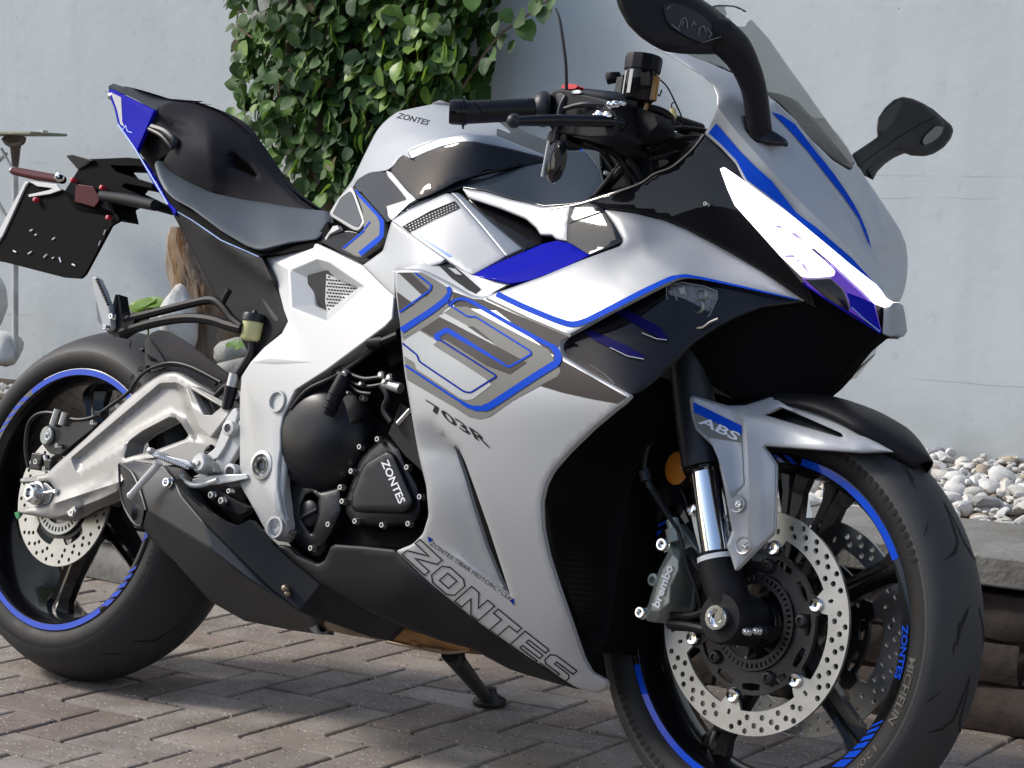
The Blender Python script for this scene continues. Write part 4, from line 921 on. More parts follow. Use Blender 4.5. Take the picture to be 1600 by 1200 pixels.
# hugger
ho, HF = panel('rear_hugger', [(226,533),(234,521),(248,515),(262,517),(285,530),(320,556),(362,588),(352,606),(336,612),(300,596),(262,578),(250,560),(236,566),(228,556)], [(226,540,.10),(250,518,.02),(262,520,.0),(285,532,.02),(362,590,.08),(336,612,.12),(262,570,.11),(236,560,.115),(300,560,.06)], 'brown', bike, thick=.004, edge=(3,.003), rnd=8)
slab('hugger_side', [(226,536),(232,528),(246,545),(262,572),(246,580),(232,582),(226,570)], .112, .006, 'char', bike, rnd=4)
mb = MB(); mb.tube([B(206,546,.05), B(226,547,.06)], .004, 8); mb.build('hugger_pin', 'mblack', bike)
# ---------------------------------------------------------------- side fairing (silver) with graphics
FA = [(616,421),(636,419),(659,420),(700,440),(740,462),(755,464),(800,449),(850,431),(910,406),(970,384),(974,376),(960,351),(943,327),(990,333),(1040,345),(1069,357),(1105,376),(1137,394),(1192,426),(1258,472),(1192,456.5),(1124,441),(1085,435),(1069,434),(1055,437),(1000,465),(950,491),(907,515),(884,527),(876,540),(881,556),(925,584),(988,618),(975,631),(965,638),(927,670),(890,706),(864,736),(853,758),(847,785),(849,825),(857,865),(871,909),(893,972),(912,1027),(924,1049),(948,1062),(951,1075),(930,1083),(901,1075),(860,1049),(820,1023),(747,972),(673,913),(618,861),(645,850),(661,834),(670,805),(666,759),(655,715),(645,660),(632,580),(625,505),(618,455)]
FAC = [(616,422,.245),(660,420,.238),(745,463,.232),(850,431,.222),(970,382,.185),(943,326,.165),(1040,345,.155),(1137,400,.138),(1258,473,.105),(1190,456,.145),(1069,434,.195),(985,440,.222),(907,515,.252),(878,540,.262),(985,618,.278),(925,672,.262),(862,737,.25),(848,800,.235),(857,865,.212),(893,972,.165),(948,1070,.095),(901,1074,.105),(820,1023,.132),(747,972,.155),(673,913,.178),(618,860,.19),(666,800,.225),(655,715,.24),(625,505,.25),(740,560,.264),(760,700,.254),(760,850,.212),(820,620,.270),(870,460,.238)]
def fdent(Q):
    L = np.array([(684,660),(712,697),(735,750),(762,835),(798,931)], float); d = dist(Q, L, False)
    xl = np.interp(Q[:,1], L[:,1], L[:,0]); m = (Q[:,0] < xl-.5) & (Q[:,1] > 640) & (Q[:,1] < 931)
    fade = smst((Q[:,1]-650)/60); low = (Q[:,0]-664)*.0+((664-0)); base = 838+(Q[:,0]-668)*(931-838)/130.; fl = smst((base-Q[:,1]+2)/9)
    return np.where(m, -.016*np.exp(-(d/48)**2)*fade*fl, 0)
fdent.pts = list([np.array([(684+ (712-684)*t, 660+37*t) for t in np.linspace(0,1,8)]), np.array([(668+130*t, 838+93*t) for t in np.linspace(0,.95,30)]), np.array([(664+124*t, 829+89*t) for t in np.linspace(0,.95,30)])])
fsh = crease([(740,462),(800,449),(960,395),(985,440)], .0, 1, 20)
slit = [(712,697),(718,703),(727,722),(745,772),(762,820),(798,931),(783,905),(762,855),(744,800),(728,745)]
fx = sumf(fdent, crease([(1000,345),(1010,395),(1062,428)], .006, 1, 60))
fa, AF = panel('side_fairing', FA, FAC, 'silver', bike, thick=.006, edge=(5,.006), holes=[slit], step=8, rnd=6, extra=fx)
c_ = fa.copy(); COL.objects.link(c_); c_.parent = bike; c_.scale.y = -1
slab('vent_liner', [(695,670),(735,690),(820,935),(750,900),(705,780)], .14, .01, 'void', bike)
Z = lambda L: [(600+x/4, 380+y/4) for x, y in L]
D = Dec(AF)
# brown-grey wing, grey loop, light islands, blue outlines
D.poly(Z([(430,302),(560,348),(620,352),(900,478),(1150,583),(1105,610),(1086,650),(1092,690),(1118,735),(1300,835),(1518,962),(1460,1003),(1300,975),(1120,935),(978,893),(1000,860),(1060,700),(700,420),(440,398),(425,340)]), 'ddecal', 1)
D.line(Z([(640,345),(900,468),(1165,580)]), 4, 'gdecal', 1.5)
D.poly(Z([(420,398),(520,395),(560,420),(900,600),(1030,665),(1062,735),(1095,775),(1104,800),(1085,830),(800,985),(660,1085),(600,1100),(530,1085),(430,1020),(145,855),(130,745),(118,625),(118,600),(330,458),(385,425)]), 'gdecal', 1.2, rnd=3)
D.poly(Z([(85,182),(235,182),(300,215),(392,272),(432,320),(425,380),(335,455),(112,600),(100,500),(95,440),(180,385),(190,378),(82,300)]), 'gdecal', 1.1)
D.poly(Z([(88,182),(168,183),(288,300),(262,335),(236,322)]), 'ddecal', 1.8); D.poly(Z([(80,303),(190,383),(95,436)]), 'ddecal', 1.8)
D.poly(Z([(100,195),(236,325),(200,360),(190,378),(84,300),(78,190)]), 'ldecal', 1.5)
D.poly(Z([(118,612),(222,548),(330,612),(330,640),(310,640),(640,845),(672,885),(560,972),(520,982),(480,972),(200,785),(192,748),(125,705)]), 'ldecal', 2, rnd=2)
D.poly(Z([(305,632),(345,610),(700,832),(655,870),(640,850)]), 'gdecal', 2.3)
D.poly(Z([(228,540),(345,465),(520,530),(700,640),(892,745),(785,818),(640,765),(380,600),(330,600)]), 'ddecal', 2.2)
D.poly(Z([(340,455),(378,437),(600,560),(700,642)]), 'ldecal', 2.6); D.poly(Z([(520,520),(560,520),(680,615),(640,600)]), 'ddecal', 2.9)
D.line(Z([(430,395),(395,370),(440,352)]), 2, 'bdark', 3)
D.line(Z([(400,392),(450,350),(500,345),(560,372),(780,500),(1010,625),(1060,650)]), [2,4,5,6,6,7,9], 'bdecal', 3, rnd=8)
D.line(Z([(1050,642),(1090,690),(1085,745),(960,820),(650,1025),(590,1035),(530,1022),(430,960),(130,762)]), [9,10,11,11,11,8,6,3.4,3.2], 'bdecal', 3.1, rnd=9)
D.line(Z([(115,625),(208,700),(218,738),(500,928),(540,935),(705,830),(345,600)]), 2.8, 'bdark', 3, rnd=4)
D.line(Z([(345,605),(322,582),(392,540),(780,775),(920,692),(912,672),(570,458),(520,458),(410,385)]), [7,8,8,3.4,3,2.6,2.6,2.6,2.4], 'bdecal', 3.2, rnd=4)
D.line(Z([(192,184),(215,200),(298,265),(285,295),(95,432)]), [2,3,3,3,3], 'bdecal', 3, rnd=5)
D.line(Z([(402,272),(412,310),(385,352),(300,420),(108,545)]), [6,7,9,9.5,10], 'bdecal', 3, rnd=8)
D.line([(776,459),(820,480),(866,499),(893,508),(915,502),(960,479),(1000,458),(1045,436),(1066,430),(1090,433),(1160,448),(1246,468)], [9,9,9,9,9,9,8.5,7.5,5,4,3,1.5], 'bdecal', 2, rnd=12)
D.line([(616,424),(636,422),(659,423),(700,443),(741,465),(757,467)], 0.1, 'ldecal', 1)
D.text('703R', (675,643), (768,702), (664,623), 'kdecal', 1.5, bold=.02)
D.build('graphics', fa)
D = Dec(AF)       # outlined word along the lower edge
def LT(u, v):     # u along the word, v up: the word leans and shrinks towards the nose tip
    a = np.array([627,866.]); b_ = np.array([882,1074.]); t0 = np.array([655,842.]); t1 = np.array([906,1052.])
    k = 1-.06*u; bl = a+(b_-a)*u+np.array([0, -26*math.sin(u*3.14)*-.0]); tl = t0+(t1-t0)*u
    sag = np.array([-6, 7])*4*u*(1-u)*.55; return tuple(bl+(tl-bl)*v*1.0+sag)
def glyph(c):
    G = {'Z': [[(0,1),(1,1),(1,.72),(.36,.26),(1,.26),(1,0),(0,0),(0,.28),(.62,.74),(0,.74)]],
      'O': [[(0,.8),(.2,1),(.8,1),(1,.8),(1,.2),(.8,0),(.2,0),(0,.2)],[(.3,.74),(.7,.74),(.7,.26),(.3,.26)]],
      'N': [[(0,1),(.32,1),(.7,.45),(.7,1),(1,1),(1,0),(.7,0),(.3,.56),(.3,0),(0,0)]],
      'T': [[(0,1),(1,1),(1,.72),(.66,.72),(.66,0),(.34,0),(.34,.72),(0,.72)]],
      'E': [[(0,1),(1,1),(1,.78),(.3,.78),(.3,.62),(1,.62),(1,.40),(.3,.40),(.3,.24),(1,.24),(1,0),(0,0)]],
      'S': [[(.15,1),(1,1),(1,.76),(.32,.76),(.32,.62),(.9,.62),(1,.5),(1,.12),(.88,0),(0,0),(0,.24),(.68,.24),(.68,.38),(.12,.38),(0,.5),(0,.86)]]}
    return G[c]
for i, c in enumerate('ZONTES'):
    u0 = i/6+.004; wd = 1/6-.022
    for g in glyph(c): D.line([LT(u0+x*wd, y) for x, y in g], 2.0, 'kdecal', 1.5, closed=True)
D.text('ZONTES TIBAR MOTORCYCLE', (671,851), (796,938), (675,846), 'kdecal', 1.5)
D.poly([(668,838),(677,843),(670,848)], 'bdark', 1.5); D.poly([(803,946),(796,938),(803,935)], 'bdark', 1.5)
D.build('lettering', fa)
# black pod below the shoulder with the clear indicator
PD = [(880,532),(905,512),(1000,460),(1055,432),(1124,436),(1192,452),(1262,472),(1230,476),(1190,481),(1150,497),(1120,512),(1085,535),(1060,558),(1020,595),(992,616),(982,616),(925,586),(880,560),(872,545)]
pd, PF = panel('indicator_pod', PD, [(880,540,.250),(925,585,.262),(988,615,.268),(1055,437,.188),(1000,500,.215),(1120,512,.165),(1060,558,.20),(1262,474,.10),(1190,456,.138)], 'gblack', bike, thick=.005, edge=(3,.002), step=8, mir=True)
D = Dec(PF, .0015); D.poly([(960,487),(980,484),(1030,510),(1045,530),(1038,532),(990,505)], 'podblue', 1); D.poly([(912,518),(925,516),(980,540),(1007,556),(1004,561),(970,552),(930,532)], 'podblue', 1)
D.line([(1003,520),(1025,529),(1042,531)], 1.2, 'ldecal', 2); D.line([(953,543),(980,556),(1006,561)], 1.2, 'ldecal', 2); D.line([(922,570),(945,585),(960,600)], 1, 'gdecal', 1); D.build('pod_fins', pd)
le, LF = panel('indicator_lens', [(1041,447),(1065,441),(1100,447),(1120,455),(1121,466),(1110,490),(1098,505),(1084,504),(1062,485),(1042,466)], [(1041,447,.196),(1120,455,.168),(1095,505,.172),(1062,485,.185)], 'clear', bike, thick=.006, edge=(4,.003), rnd=4)
slab('indicator_reflector', [(1046,452),(1112,460),(1095,498),(1065,480)], .158, .004, 'alu', bike, bevel=0)
mb = MB()
for x, y, r in ((1060,458,.008),(1078,468,.010),(1094,480,.010),(1100,462,.008)): mb = MB(); mb.lathe(B(x, y, .172), [(0,0),(r,.004),(r*.8,.008),(r,-.012)], 16); mb.build('indicator_bulb_cup', 'caliper', bike)
mb = MB(); mb.tube([B(*q, .178) for q in ((1054,497),(1062,516),(1078,514),(1098,512),(1110,503),(1122,498))], .0016, 6); mb.tube([B(*q, .178) for q in ((1062,516),(1058,530))], .0016, 6); mb.build('pod_seam', 'alu', bike)
D = Dec(LF, .001)
for pts in ([(1052,450),(1058,470),(1072,482)],[(1068,446),(1072,464)],[(1080,447),(1083,462),(1094,470)],[(1100,452),(1104,470),(1096,490)],[(1060,476),(1082,494)],[(1112,462),(1104,482)]): D.line(pts, 1.4, 'mesh', 1)
D.poly([(1060,450),(1070,449),(1072,458),(1064,460)], 'ldecal', 1.5); D.line([(1041,447),(1065,441),(1100,447),(1120,455),(1121,466),(1110,490),(1098,505),(1084,504),(1062,485),(1042,466)], 1.2, 'mesh', 1.2, closed=True); D.build('lens_facets', le)
# nose side, gloss black
NS = [(1100,209),(1127,232),(1150,256),(1166,284),(1185,345),(1225,398),(1256,430),(1276,482),(1262,476),(1258,470),(1192,424),(1137,392),(1105,374),(1069,355),(1040,343),(990,331),(943,325),(918,314),(960,302),(1000,287),(1022,272),(1048,261),(1072,242),(1088,225)]
ns, NF = panel('nose_side', NS, [(1100,209,.155),(1166,284,.150),(1225,398,.128),(1276,482,.098),(1137,392,.140),(1040,343,.158),(918,314,.168),(1000,287,.165),(1072,242,.160),(1110,300,.158)], 'gblack', bike, thick=.005, edge=(3,.002), step=9, mir=True)
mb = MB(); pts = [(1099,210),(1088,225),(1072,242),(1048,261),(1022,271),(1000,286),(960,301),(918,315),(895,321),(860,327)]; mb.tube([Bn([q], NF([q])[0]+.002)[0] for q in pts], .0014, 6, smooth=4); mb.build('nose_edge_trim', 'alu', bike)
bolts('nose_screw', [(1106,320,.158,.003)], 'alu', bike)
# headlight
HL = [(1125,264),(1131,261),(1150,274),(1168,287),(1241,341),(1264,360),(1324,409),(1371,447),(1383,465),(1394,471),(1388,478),(1380,480),(1366,475),(1350,458),(1305,416),(1272,388),(1262,386),(1281,402),(1300,419),(1303,424),(1301,430),(1275,433),(1252,432),(1219,400),(1176,352),(1148,321),(1137,297)]
HC = [(1125,264,.166),(1168,287,.146),(1241,341,.106),(1324,409,.060),(1383,465,.028),(1394,472,.018),(1252,432,.128),(1176,352,.150),(1300,428,.100),(1376,521,.030),(1257,445,.125),(1350,458,.055)]
hb, HF = panel('headlight_housing', [(1170,300),(1241,343),(1324,411),(1371,450),(1386,468),(1398,476),(1400,522),(1376,522),(1330,497),(1257,447),(1219,401),(1176,353)], HC, 'gblack', bike, thick=.006, edge=None, extra=lambda Q: -.006+0*Q[:,0])
hl_, HLF = panel('headlight', HL, HC, 'lamp', bike, thick=.004, edge=(3,.002), step=8, rnd=1, extra=lambda Q: .008+0*Q[:,0])
c_, _ = panel('headlight', [(1125,264),(1131,261),(1168,287),(1241,341),(1264,360),(1300,390),(1290,405),(1296,424),(1275,433),(1252,432),(1219,400),(1176,352),(1148,321),(1137,297)], HC, 'lamp', bike, thick=.004, edge=(3,.002), step=9, rnd=1, extra=lambda Q: .006+0*Q[:,0]); c_.scale.y = -1
D = Dec(HLF, .001)
for pts in ([(1207,352),(1218,352),(1226,359),(1216,356)],[(1234,364),(1243,364),(1256,376),(1244,371)],[(1250,374),(1262,382),(1270,386),(1258,381)],[(1152,319),(1156,318),(1157,321)],[(1222,399),(1240,398),(1243,403),(1228,402)],[(1244,407),(1250,404),(1249,410)],[(1251,410),(1258,414),(1266,430),(1255,418)]): D.poly(pts, 'lampm', 1)
D.line([(1128,265),(1150,276),(1170,292)], .8, 'lampm', 1); D.line([(1186,305),(1262,364),(1330,420)], .7, 'lampm', 1); D.build('lamp_elements', hl_)
panel('headlight_lens', [(1262,384),(1305,417),(1350,459),(1366,476),(1376,518),(1330,488),(1296,470),(1262,447),(1252,434),(1300,432),(1305,424),(1290,408)], HC, 'purple', bike, thick=.003, edge=(3,.002), extra=lambda Q: .005+0*Q[:,0])
panel('lamp_reflector', [(1256,436),(1298,434),(1318,452),(1328,478),(1326,486),(1300,474)], HC, 'lampin', bike, thick=.003, edge=(4,.004), extra=lambda Q: .008+0*Q[:,0])
D = Dec(HF, .014); D.poly([(1323,457),(1345,465),(1365,474),(1377,519),(1352,502),(1330,481)], 'blue', 2); D.line([(1255,443),(1290,467),(1330,491),(1376,521)], 2.4, 'blue', 2.4); D.line([(1331,480),(1352,500),(1375,518)], 1.6, 'bpale', 2.8); D.build('headlight_blue_insert', hb)
facet('nose_tip', [(1380,480,.030),(1392,472,.022),(1401,471,.006),(1404,486,.0),(1408,514,-.002),(1402,523,.006),(1390,526,.020),(1378,522,.032)], [(0,1,6,7),(1,2,5,6),(2,3,4,5)], 'sgrey', bike, thick=.02, bevel=.002)
# silver front cowl, blue flashes, ridges
CW = [(1019,75),(1030,73),(1052,78),(1080,87),(1105,98),(1132,109),(1160,123),(1185,138),(1211,159),(1240,186),(1258,211),(1278,229),(1298,249),(1326,266),(1332,264),(1333,255),(1340,260),(1350,277),(1370,306),(1388,333),(1404,358),(1413,380),(1416,405),(1415,430),(1410,455),(1403,471),(1392,471),(1383,464),(1371,447),(1324,408),(1264,359),(1241,340),(1168,287),(1160,278),(1150,257),(1127,232),(1100,209),(1109,196),(1116,180),(1120,166),(1120,150),(1112,132),(1096,117),(1075,105),(1045,86)]
CC = [(1019,75,.170),(1052,78,.150),(1105,98,.140),(1160,123,.118),(1211,159,.094),(1270,221,.066),(1323,297,.042),(1354,357,.030),(1359,373,.026),(1340,262,.0),(1350,277,-.024),(1387,365,-.022),(1404,358,-.045),(1416,405,-.050),(1408,460,-.012),(1392,471,.014),(1371,447,.036),(1324,408,.066),(1241,340,.112),(1168,287,.150),(1127,232,.160),(1100,209,.162),(1120,160,.166),(1096,118,.170),(1045,86,.172),(1387,400,.0),(1370,420,.022),(1180,180,.132),(1200,250,.134),(1280,320,.088),(1150,140,.145),(1385,440,.012)]
ridge1 = [(1211,160),(1240,187),(1270,222),(1300,266),(1323,299),(1341,328),(1356,362),(1366,396),(1372,408)]
ridge2 = [(1120,165),(1150,205),(1180,238),(1215,278),(1260,325),(1310,372),(1360,420),(1384,452)]
ridge3 = [(1228,233),(1260,262),(1300,305),(1335,350),(1362,398),(1378,430)]
vee = [(1350,278),(1369,320),(1380,355),(1388,384),(1373,379),(1360,373)]
cx = sumf(crease(ridge1, .006, 1, 18), crease(ridge2, .010, 1, 30), crease(ridge3, -.006, 1, 26), crease([(1052,82),(1090,112),(1140,150),(1195,180)], .005, 1, 24), crease(vee, .004, 1, 10))
cw, CF_ = panel('front_cowl', CW, CC, 'silver', bike, thick=.005, edge=(3,.003), step=7, rnd=4, extra=cx)
fc_, _ = panel('front_cowl', [(1019,75),(1030,73),(1052,78),(1080,87),(1105,98),(1132,109),(1160,123),(1185,138),(1211,159),(1240,186),(1270,222),(1300,268),(1323,300),(1341,328),(1354,357),(1366,396),(1376,440),(1371,446),(1324,407),(1264,358),(1241,339),(1168,286),(1150,257),(1127,232),(1100,209),(1116,180),(1120,150),(1112,132),(1096,117),(1075,105),(1045,86)], CC, 'silver', bike, thick=.005, edge=(3,.003), step=8, rnd=4)
fc_.scale.y = -1
D = Dec(CF_, .0009)
D.poly([(1119,193),(1107,208),(1125,224),(1150,250),(1167,281),(1196,302),(1230,330),(1262,357),(1330,414),(1376,450),(1385,462),(1330,402),(1275,355),(1245,333),(1205,282),(1180,260),(1155,235)], 'bdecal', 2)
D.poly([(1206,175),(1222,180),(1243,195),(1275,237),(1302,270),(1330,310),(1350,348),(1362,388),(1356,378),(1342,342),(1318,307),(1290,272),(1262,236),(1235,205)], 'bdecal', 2)
D.line([(1211,160),(1240,187),(1270,222),(1300,266),(1323,299),(1341,328),(1357,366)], 1.2, 'ldecal', 3); D.build('graphics', cw)
c_ = MB(); c_.tube([B(1060,86,.152), B(1066,90,.150)], .0022, 8); c_.build('cowl_bolt', 'alu', bike)
# windscreen
WS = [(1030,73),(1052,46),(1080,25),(1100,15),(1114,10.5),(1132,9),(1150,11),(1165,18),(1173,30),(1200,60),(1227,99),(1252,133),(1277,169),(1300,201),(1321,229),(1330,245),(1333,256),(1331,263),(1326,263),(1298,246),(1257,209),(1226,170),(1205,154),(1160,122),(1105,97),(1052,78)]
ws, WF = panel('windscreen', WS, [(1030,73,.152),(1080,25,.125),(1114,10,.085),(1150,11,.0),(1165,18,-.04),(1173,30,-.06),(1227,99,-.056),(1277,169,-.045),(1321,229,-.022),(1331,263,.002),(1298,246,.038),(1257,209,.068),(1205,154,.098),(1105,97,.138),(1150,60,.06),(1220,130,.03)], 'smoke', bike, thick=.003, edge=None, step=8, rnd=3, back=True)
mb = MB(); q = [(1203,153),(1226,171),(1257,209.5),(1298,246.5),(1326,263.5),(1331,263),(1333,255)]; mb.tube([Bn([a_], WF([a_])[0]-.001)[0] for a_ in q], .0022, 6, smooth=3); mb.build('screen_edge', 'gblack', bike)
mb = MB(); q = [(1030,73),(1052,46),(1080,25),(1114,10.5),(1132,9),(1150,11),(1165,18)]; mb.tube([Bn([a_], WF([a_])[0])[0] for a_ in q], .0013, 6, smooth=4); mb.build('screen_rim', 'hose', bike)
panel('dashboard_cover', [(1195,143),(1215,157),(1257,209),(1300,248),(1322,262),(1318,250),(1290,215),(1258,178),(1235,152),(1215,146)], [(1195,143,.080),(1257,209,.055),(1322,262,.0),(1258,178,.02),(1225,148,.03)], 'gblack', bike, thick=.02, edge=(4,.003))
# lower nose, dark throat behind the headlights
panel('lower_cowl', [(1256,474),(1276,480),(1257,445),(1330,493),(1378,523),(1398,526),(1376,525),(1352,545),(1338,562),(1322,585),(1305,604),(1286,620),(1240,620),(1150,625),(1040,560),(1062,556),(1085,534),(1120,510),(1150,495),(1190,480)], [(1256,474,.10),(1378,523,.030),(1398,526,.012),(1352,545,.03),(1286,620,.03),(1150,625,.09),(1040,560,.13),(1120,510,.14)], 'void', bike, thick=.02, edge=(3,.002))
facet('air_deflector', [(1305,603,.0),(1330,588,.0),(1366,553,-.01),(1372,520,-.015),(1340,560,.01),(1336,590,-.02)], [(0,4,3,2,1),(0,1,2,5)], 'clear', bike, thick=.004, bevel=.001)
# ---------------------------------------------------------------- upper deck between tank and fairing
panel('frame_cover', [(612,345),(622,352),(697,404),(690,412),(665,419),(655,421),(618,423),(618,468),(566,415),(580,405),(598,392)], [(612,345,.185),(697,404,.215),(655,421,.222),(618,468,.196),(566,415,.168),(598,392,.176)], 'silver', bike, thick=.012, edge=(4,.004), step=7, mir=True)
ud, UF = panel('upper_fairing', [(611,345),(640,327),(670,314),(697,302),(706,303),(716,312),(750,350),(792,400),(780,408),(738,431),(728,427),(704,412),(690,405),(650,374)], [(611,345,.186),(697,302,.160),(792,400,.185),(738,431,.212),(695,405,.212),(700,360,.188)], 'silver', bike, thick=.012, edge=(5,.004), step=8, rnd=4, mir=True)
D = Dec(UF); D.poly([(629,354),(636,349),(672,330),(709,314.5),(712,315),(718,323),(716,326),(680,342),(640,363.5)], 'kdecal', 1, rnd=2)
for r_ in range(3):
    for k in range(17):
        t = (k+.5+(r_%2)*.5)/17.5; v = (r_+.5)/3; top = np.array([631,353.])+t*np.array([79,-37.]); bot = np.array([641,362.])+t*np.array([77,-37.]); p_ = top+(bot-top)*v+np.array([0, -4*t*(1-t)])
        D.poly([tuple(p_+np.array([1.3*math.cos(a_), .8*math.sin(a_)])) for a_ in np.linspace(0, 2*math.pi, 7)[:-1]], 'mesh', 2)
D.line([(629,354),(672,330),(710,314.5),(718,324),(680,342),(640,363.5)], 1, 'kdecal', 2.5, closed=True)
D.poly([(644,363),(651,365),(707,400),(701,402)], 'bpale', 1); D.build('vent_grille', ud)
lg_, LGF = panel('fairing_ledge', [(612,424),(640,417),(665,410),(695,404),(737,430),(765,434),(800,441),(775,454),(757,466),(740,465),(700,443),(659,424),(636,426)], [(612,424,.228),(695,404,.205),(800,441,.212),(757,466,.226),(659,424,.228)], 'silver', bike, thick=.006, edge=None, rnd=2)
D = Dec(LGF, .0015); D.poly([(684,413),(692,409),(700,409),(706,412),(726,429),(751,451),(742,458),(722,447),(735,455),(705,434)], 'kdecal', 1); D.poly([(700,418),(712,420),(722,430),(712,428)], 'ldecal', 2); D.build('ledge_cut_out', lg_)
panel('deck_strip', [(704,301),(716,301),(735,318),(770,350),(817,389),(806,394),(791,401),(750,351),(716,312)], [(704,301,.162),(791,401,.187),(817,389,.172),(716,301,.155)], 'sgrey', bike, thick=.008, edge=(3,.002), mir=True)
panel('deck_liner', [(728,308),(770,322),(822,340),(850,365),(848,380),(818,392),(780,362)], [(728,308,.145),(822,340,.13),(848,380,.145),(818,392,.165)], 'gblack', bike, thick=.005, edge=(2,.002), mir=True)
panel('deck_swoosh', [(722,294),(760,300),(800,312),(850,323),(888,319),(894,322),(890,350),(888,378),(870,375),(862,368),(845,368),(838,357),(822,343),(780,326),(732,310)], [(722,294,.158),(800,312,.152),(888,319,.150),(888,378,.166),(845,368,.166),(780,326,.158)], 'silver', bike, thick=.008, edge=(4,.004), step=7, mir=True)
panel('deck_gloss', [(886,322),(918,314),(943,326),(960,351),(975,377),(950,388),(920,400),(905,390),(885,378)], [(886,322,.150),(943,326,.158),(975,377,.180),(920,400,.19),(885,378,.168)], 'deck', bike, thick=.006, edge=(3,.002), mir=True)
panel('blue_inlay', [(735,431),(780,410),(848,381),(870,376),(890,380),(905,389),(922,399),(880,420),(830,438),(797,444),(765,437)], [(735,431,.212),(848,381,.178),(890,380,.175),(922,399,.192),(830,438,.215)], 'blue', bike, thick=.008, edge=(3,.003), step=7, extra=crease([(770,436),(840,415),(892,389)], .003, 1, 14), mir=True)
panel('cockpit_trim', [(612,343),(640,322),(672,304),(715,283),(760,270),(800,262),(855,254),(885,236),(915,236),(935,262),(942,290),(918,314),(890,319),(850,322),(800,311),(760,299),(722,293),(697,301),(670,313),(640,327)], [(612,343,.182),(697,301,.158),(760,299,.152),(850,322,.150),(918,314,.158),(942,290,.12),(915,236,.06),(855,254,.085),(760,270,.125),(672,304,.155)], 'deck', bike, thick=.006, edge=(3,.002), mir=True)
# ---------------------------------------------------------------- tank
TK = [(514,348),(519,330),(533,305),(550,283),(568,245),(587,207),(597,194),(608,184),(622,174),(650,168),(680,162),(700,161),(730,172),(778,190),(800,208),(776,213),(725,209),(687,216),(660,226),(637,237),(642,249),(632,243),(622,248),(614,260),(603,267),(577,270),(558,281),(552,292),(535,312),(520,340)]
TC = [(514,348,.03),(550,283,.045),(587,207,.035),(622,174,.015),(680,162,.0),(730,172,.0),(800,208,.04),(725,209,.125),(687,216,.135),(637,237,.135),(605,266,.125),(558,281,.095),(552,292,.09),(640,200,.085),(600,230,.09)]
tk, TF = panel('tank_cover', TK, TC, 'silver', bike, thick=.004, edge=(3,.003), step=6, rnd=5, extra=crease([(570,245),(600,226),(640,210),(700,196),(760,203)], .004, 1, 22), mir=True)
Dec(TF).text('ZONTES', (619,184), (668,196), (624,176), 'kdecal', bold=.02).build('lettering', tk)
panel('tank_side_flash', [(637,237),(660,226),(687,215.5),(725,208.5),(776,212),(815,228),(856,244),(852,247),(790,231),(740,221.5),(720,222),(690,229),(664,239),(642,249)], [(637,237,.138),(687,216,.140),(776,212,.105),(856,244,.07),(740,221,.150),(642,249,.145)], 'sgrey', bike, thick=.006, edge=(2,.002), mir=True)
panel('tank_side', [(640,247),(664,238),(690,228),(720,221),(740,221),(790,231),(852,247),(856,254),(800,263),(760,271),(715,284),(672,305),(650,313),(640,304),(610,268),(616,256),(624,246),(632,241)], [(640,247,.140),(740,221,.148),(852,247,.07),(856,254,.08),(760,271,.135),(650,313,.168),(610,268,.135),(700,255,.155)], 'gblack', bike, thick=.005, edge=(2,.002), mir=True)
panel('tank_top', [(776,190),(800,196),(860,222),(905,222),(935,236),(938,262),(900,262),(856,254),(852,247),(815,229),(776,212)], [(776,190,.0),(860,222,.0),(935,236,.0),(938,262,.06),(856,254,.08),(776,212,.10)], 'deck', bike, thick=.005, edge=(3,.002))
D = Dec(Field([(900,230,.02),(915,240,.02),(905,245,.02)]), .004); D.poly([(903,233),(908,231),(917,245),(914,246)], 'bdecal'); D.build('tank_blue_mark', bike)
panel('knee_panel_gloss', [(552,291),(558,281),(577,270),(604,267),(612,268),(650,312),(637,313),(604,322),(605,335),(612,344),(602,350),(592,345),(575,316)], [(552,291,.09),(604,267,.125),(650,312,.16),(612,344,.172),(575,316,.12)], 'gblack', bike, thick=.005, edge=(2,.002), mir=True)
panel('knee_panel_silver', [(603,266),(614,270),(632,290),(651,312),(640,318),(612,345),(606,338),(604,322),(636,312),(622,294),(606,276)], [(603,266,.128),(651,312,.168),(612,345,.178),(604,322,.165)], 'frame', bike, thick=.006, edge=(2,.002), mir=True)
kp, KF = panel('knee_pad', [(549,291),(554,300),(569,342),(568,352),(560,361),(552,360),(517,338),(515,332),(530,308)], [(549,291,.095),(569,342,.135),(556,360,.13),(515,334,.075)], 'frame', bike, thick=.015, edge=(4,.004), rnd=4, mir=True)
D = Dec(KF, .001); D.poly([(547,298),(551,304),(565,345),(559,355),(553,354),(519,334),(532,309)], 'seat', 2, rnd=3); D.build('grip_patch', kp)
kt, KTF = panel('blue_side_trim', [(555,296),(562,302),(592,336),(600,345),(600,371),(590,383),(564,402),(556,401),(534,389),(540,384),(569,358),(566,328)], [(555,296,.10),(600,345,.17),(600,371,.178),(562,402,.168),(534,389,.145),(566,340,.14)], 'gdecal', bike, thick=.01, edge=(3,.002), mir=True)
D = Dec(KTF); D.line([(556,297),(562,306),(592,338)], [3,4,5], 'bdecal', 2); D.line([(592,338),(597,347),(596,369),(586,378),(562,397)], [5,7,7,8,8], 'bdecal', 2.2, rnd=4); D.line([(536,388),(569,360)], 3, 'bdecal', 2); D.line([(569,358),(578,346)], 2.5, 'bdecal', 2); D.build('graphics', kt)
slab('knee_recess', [(500,378),(520,362),(545,360),(575,366),(600,350),(614,350),(600,392),(567,414),(545,402)], .12, .05, 'gblack', bike, bevel=.002)
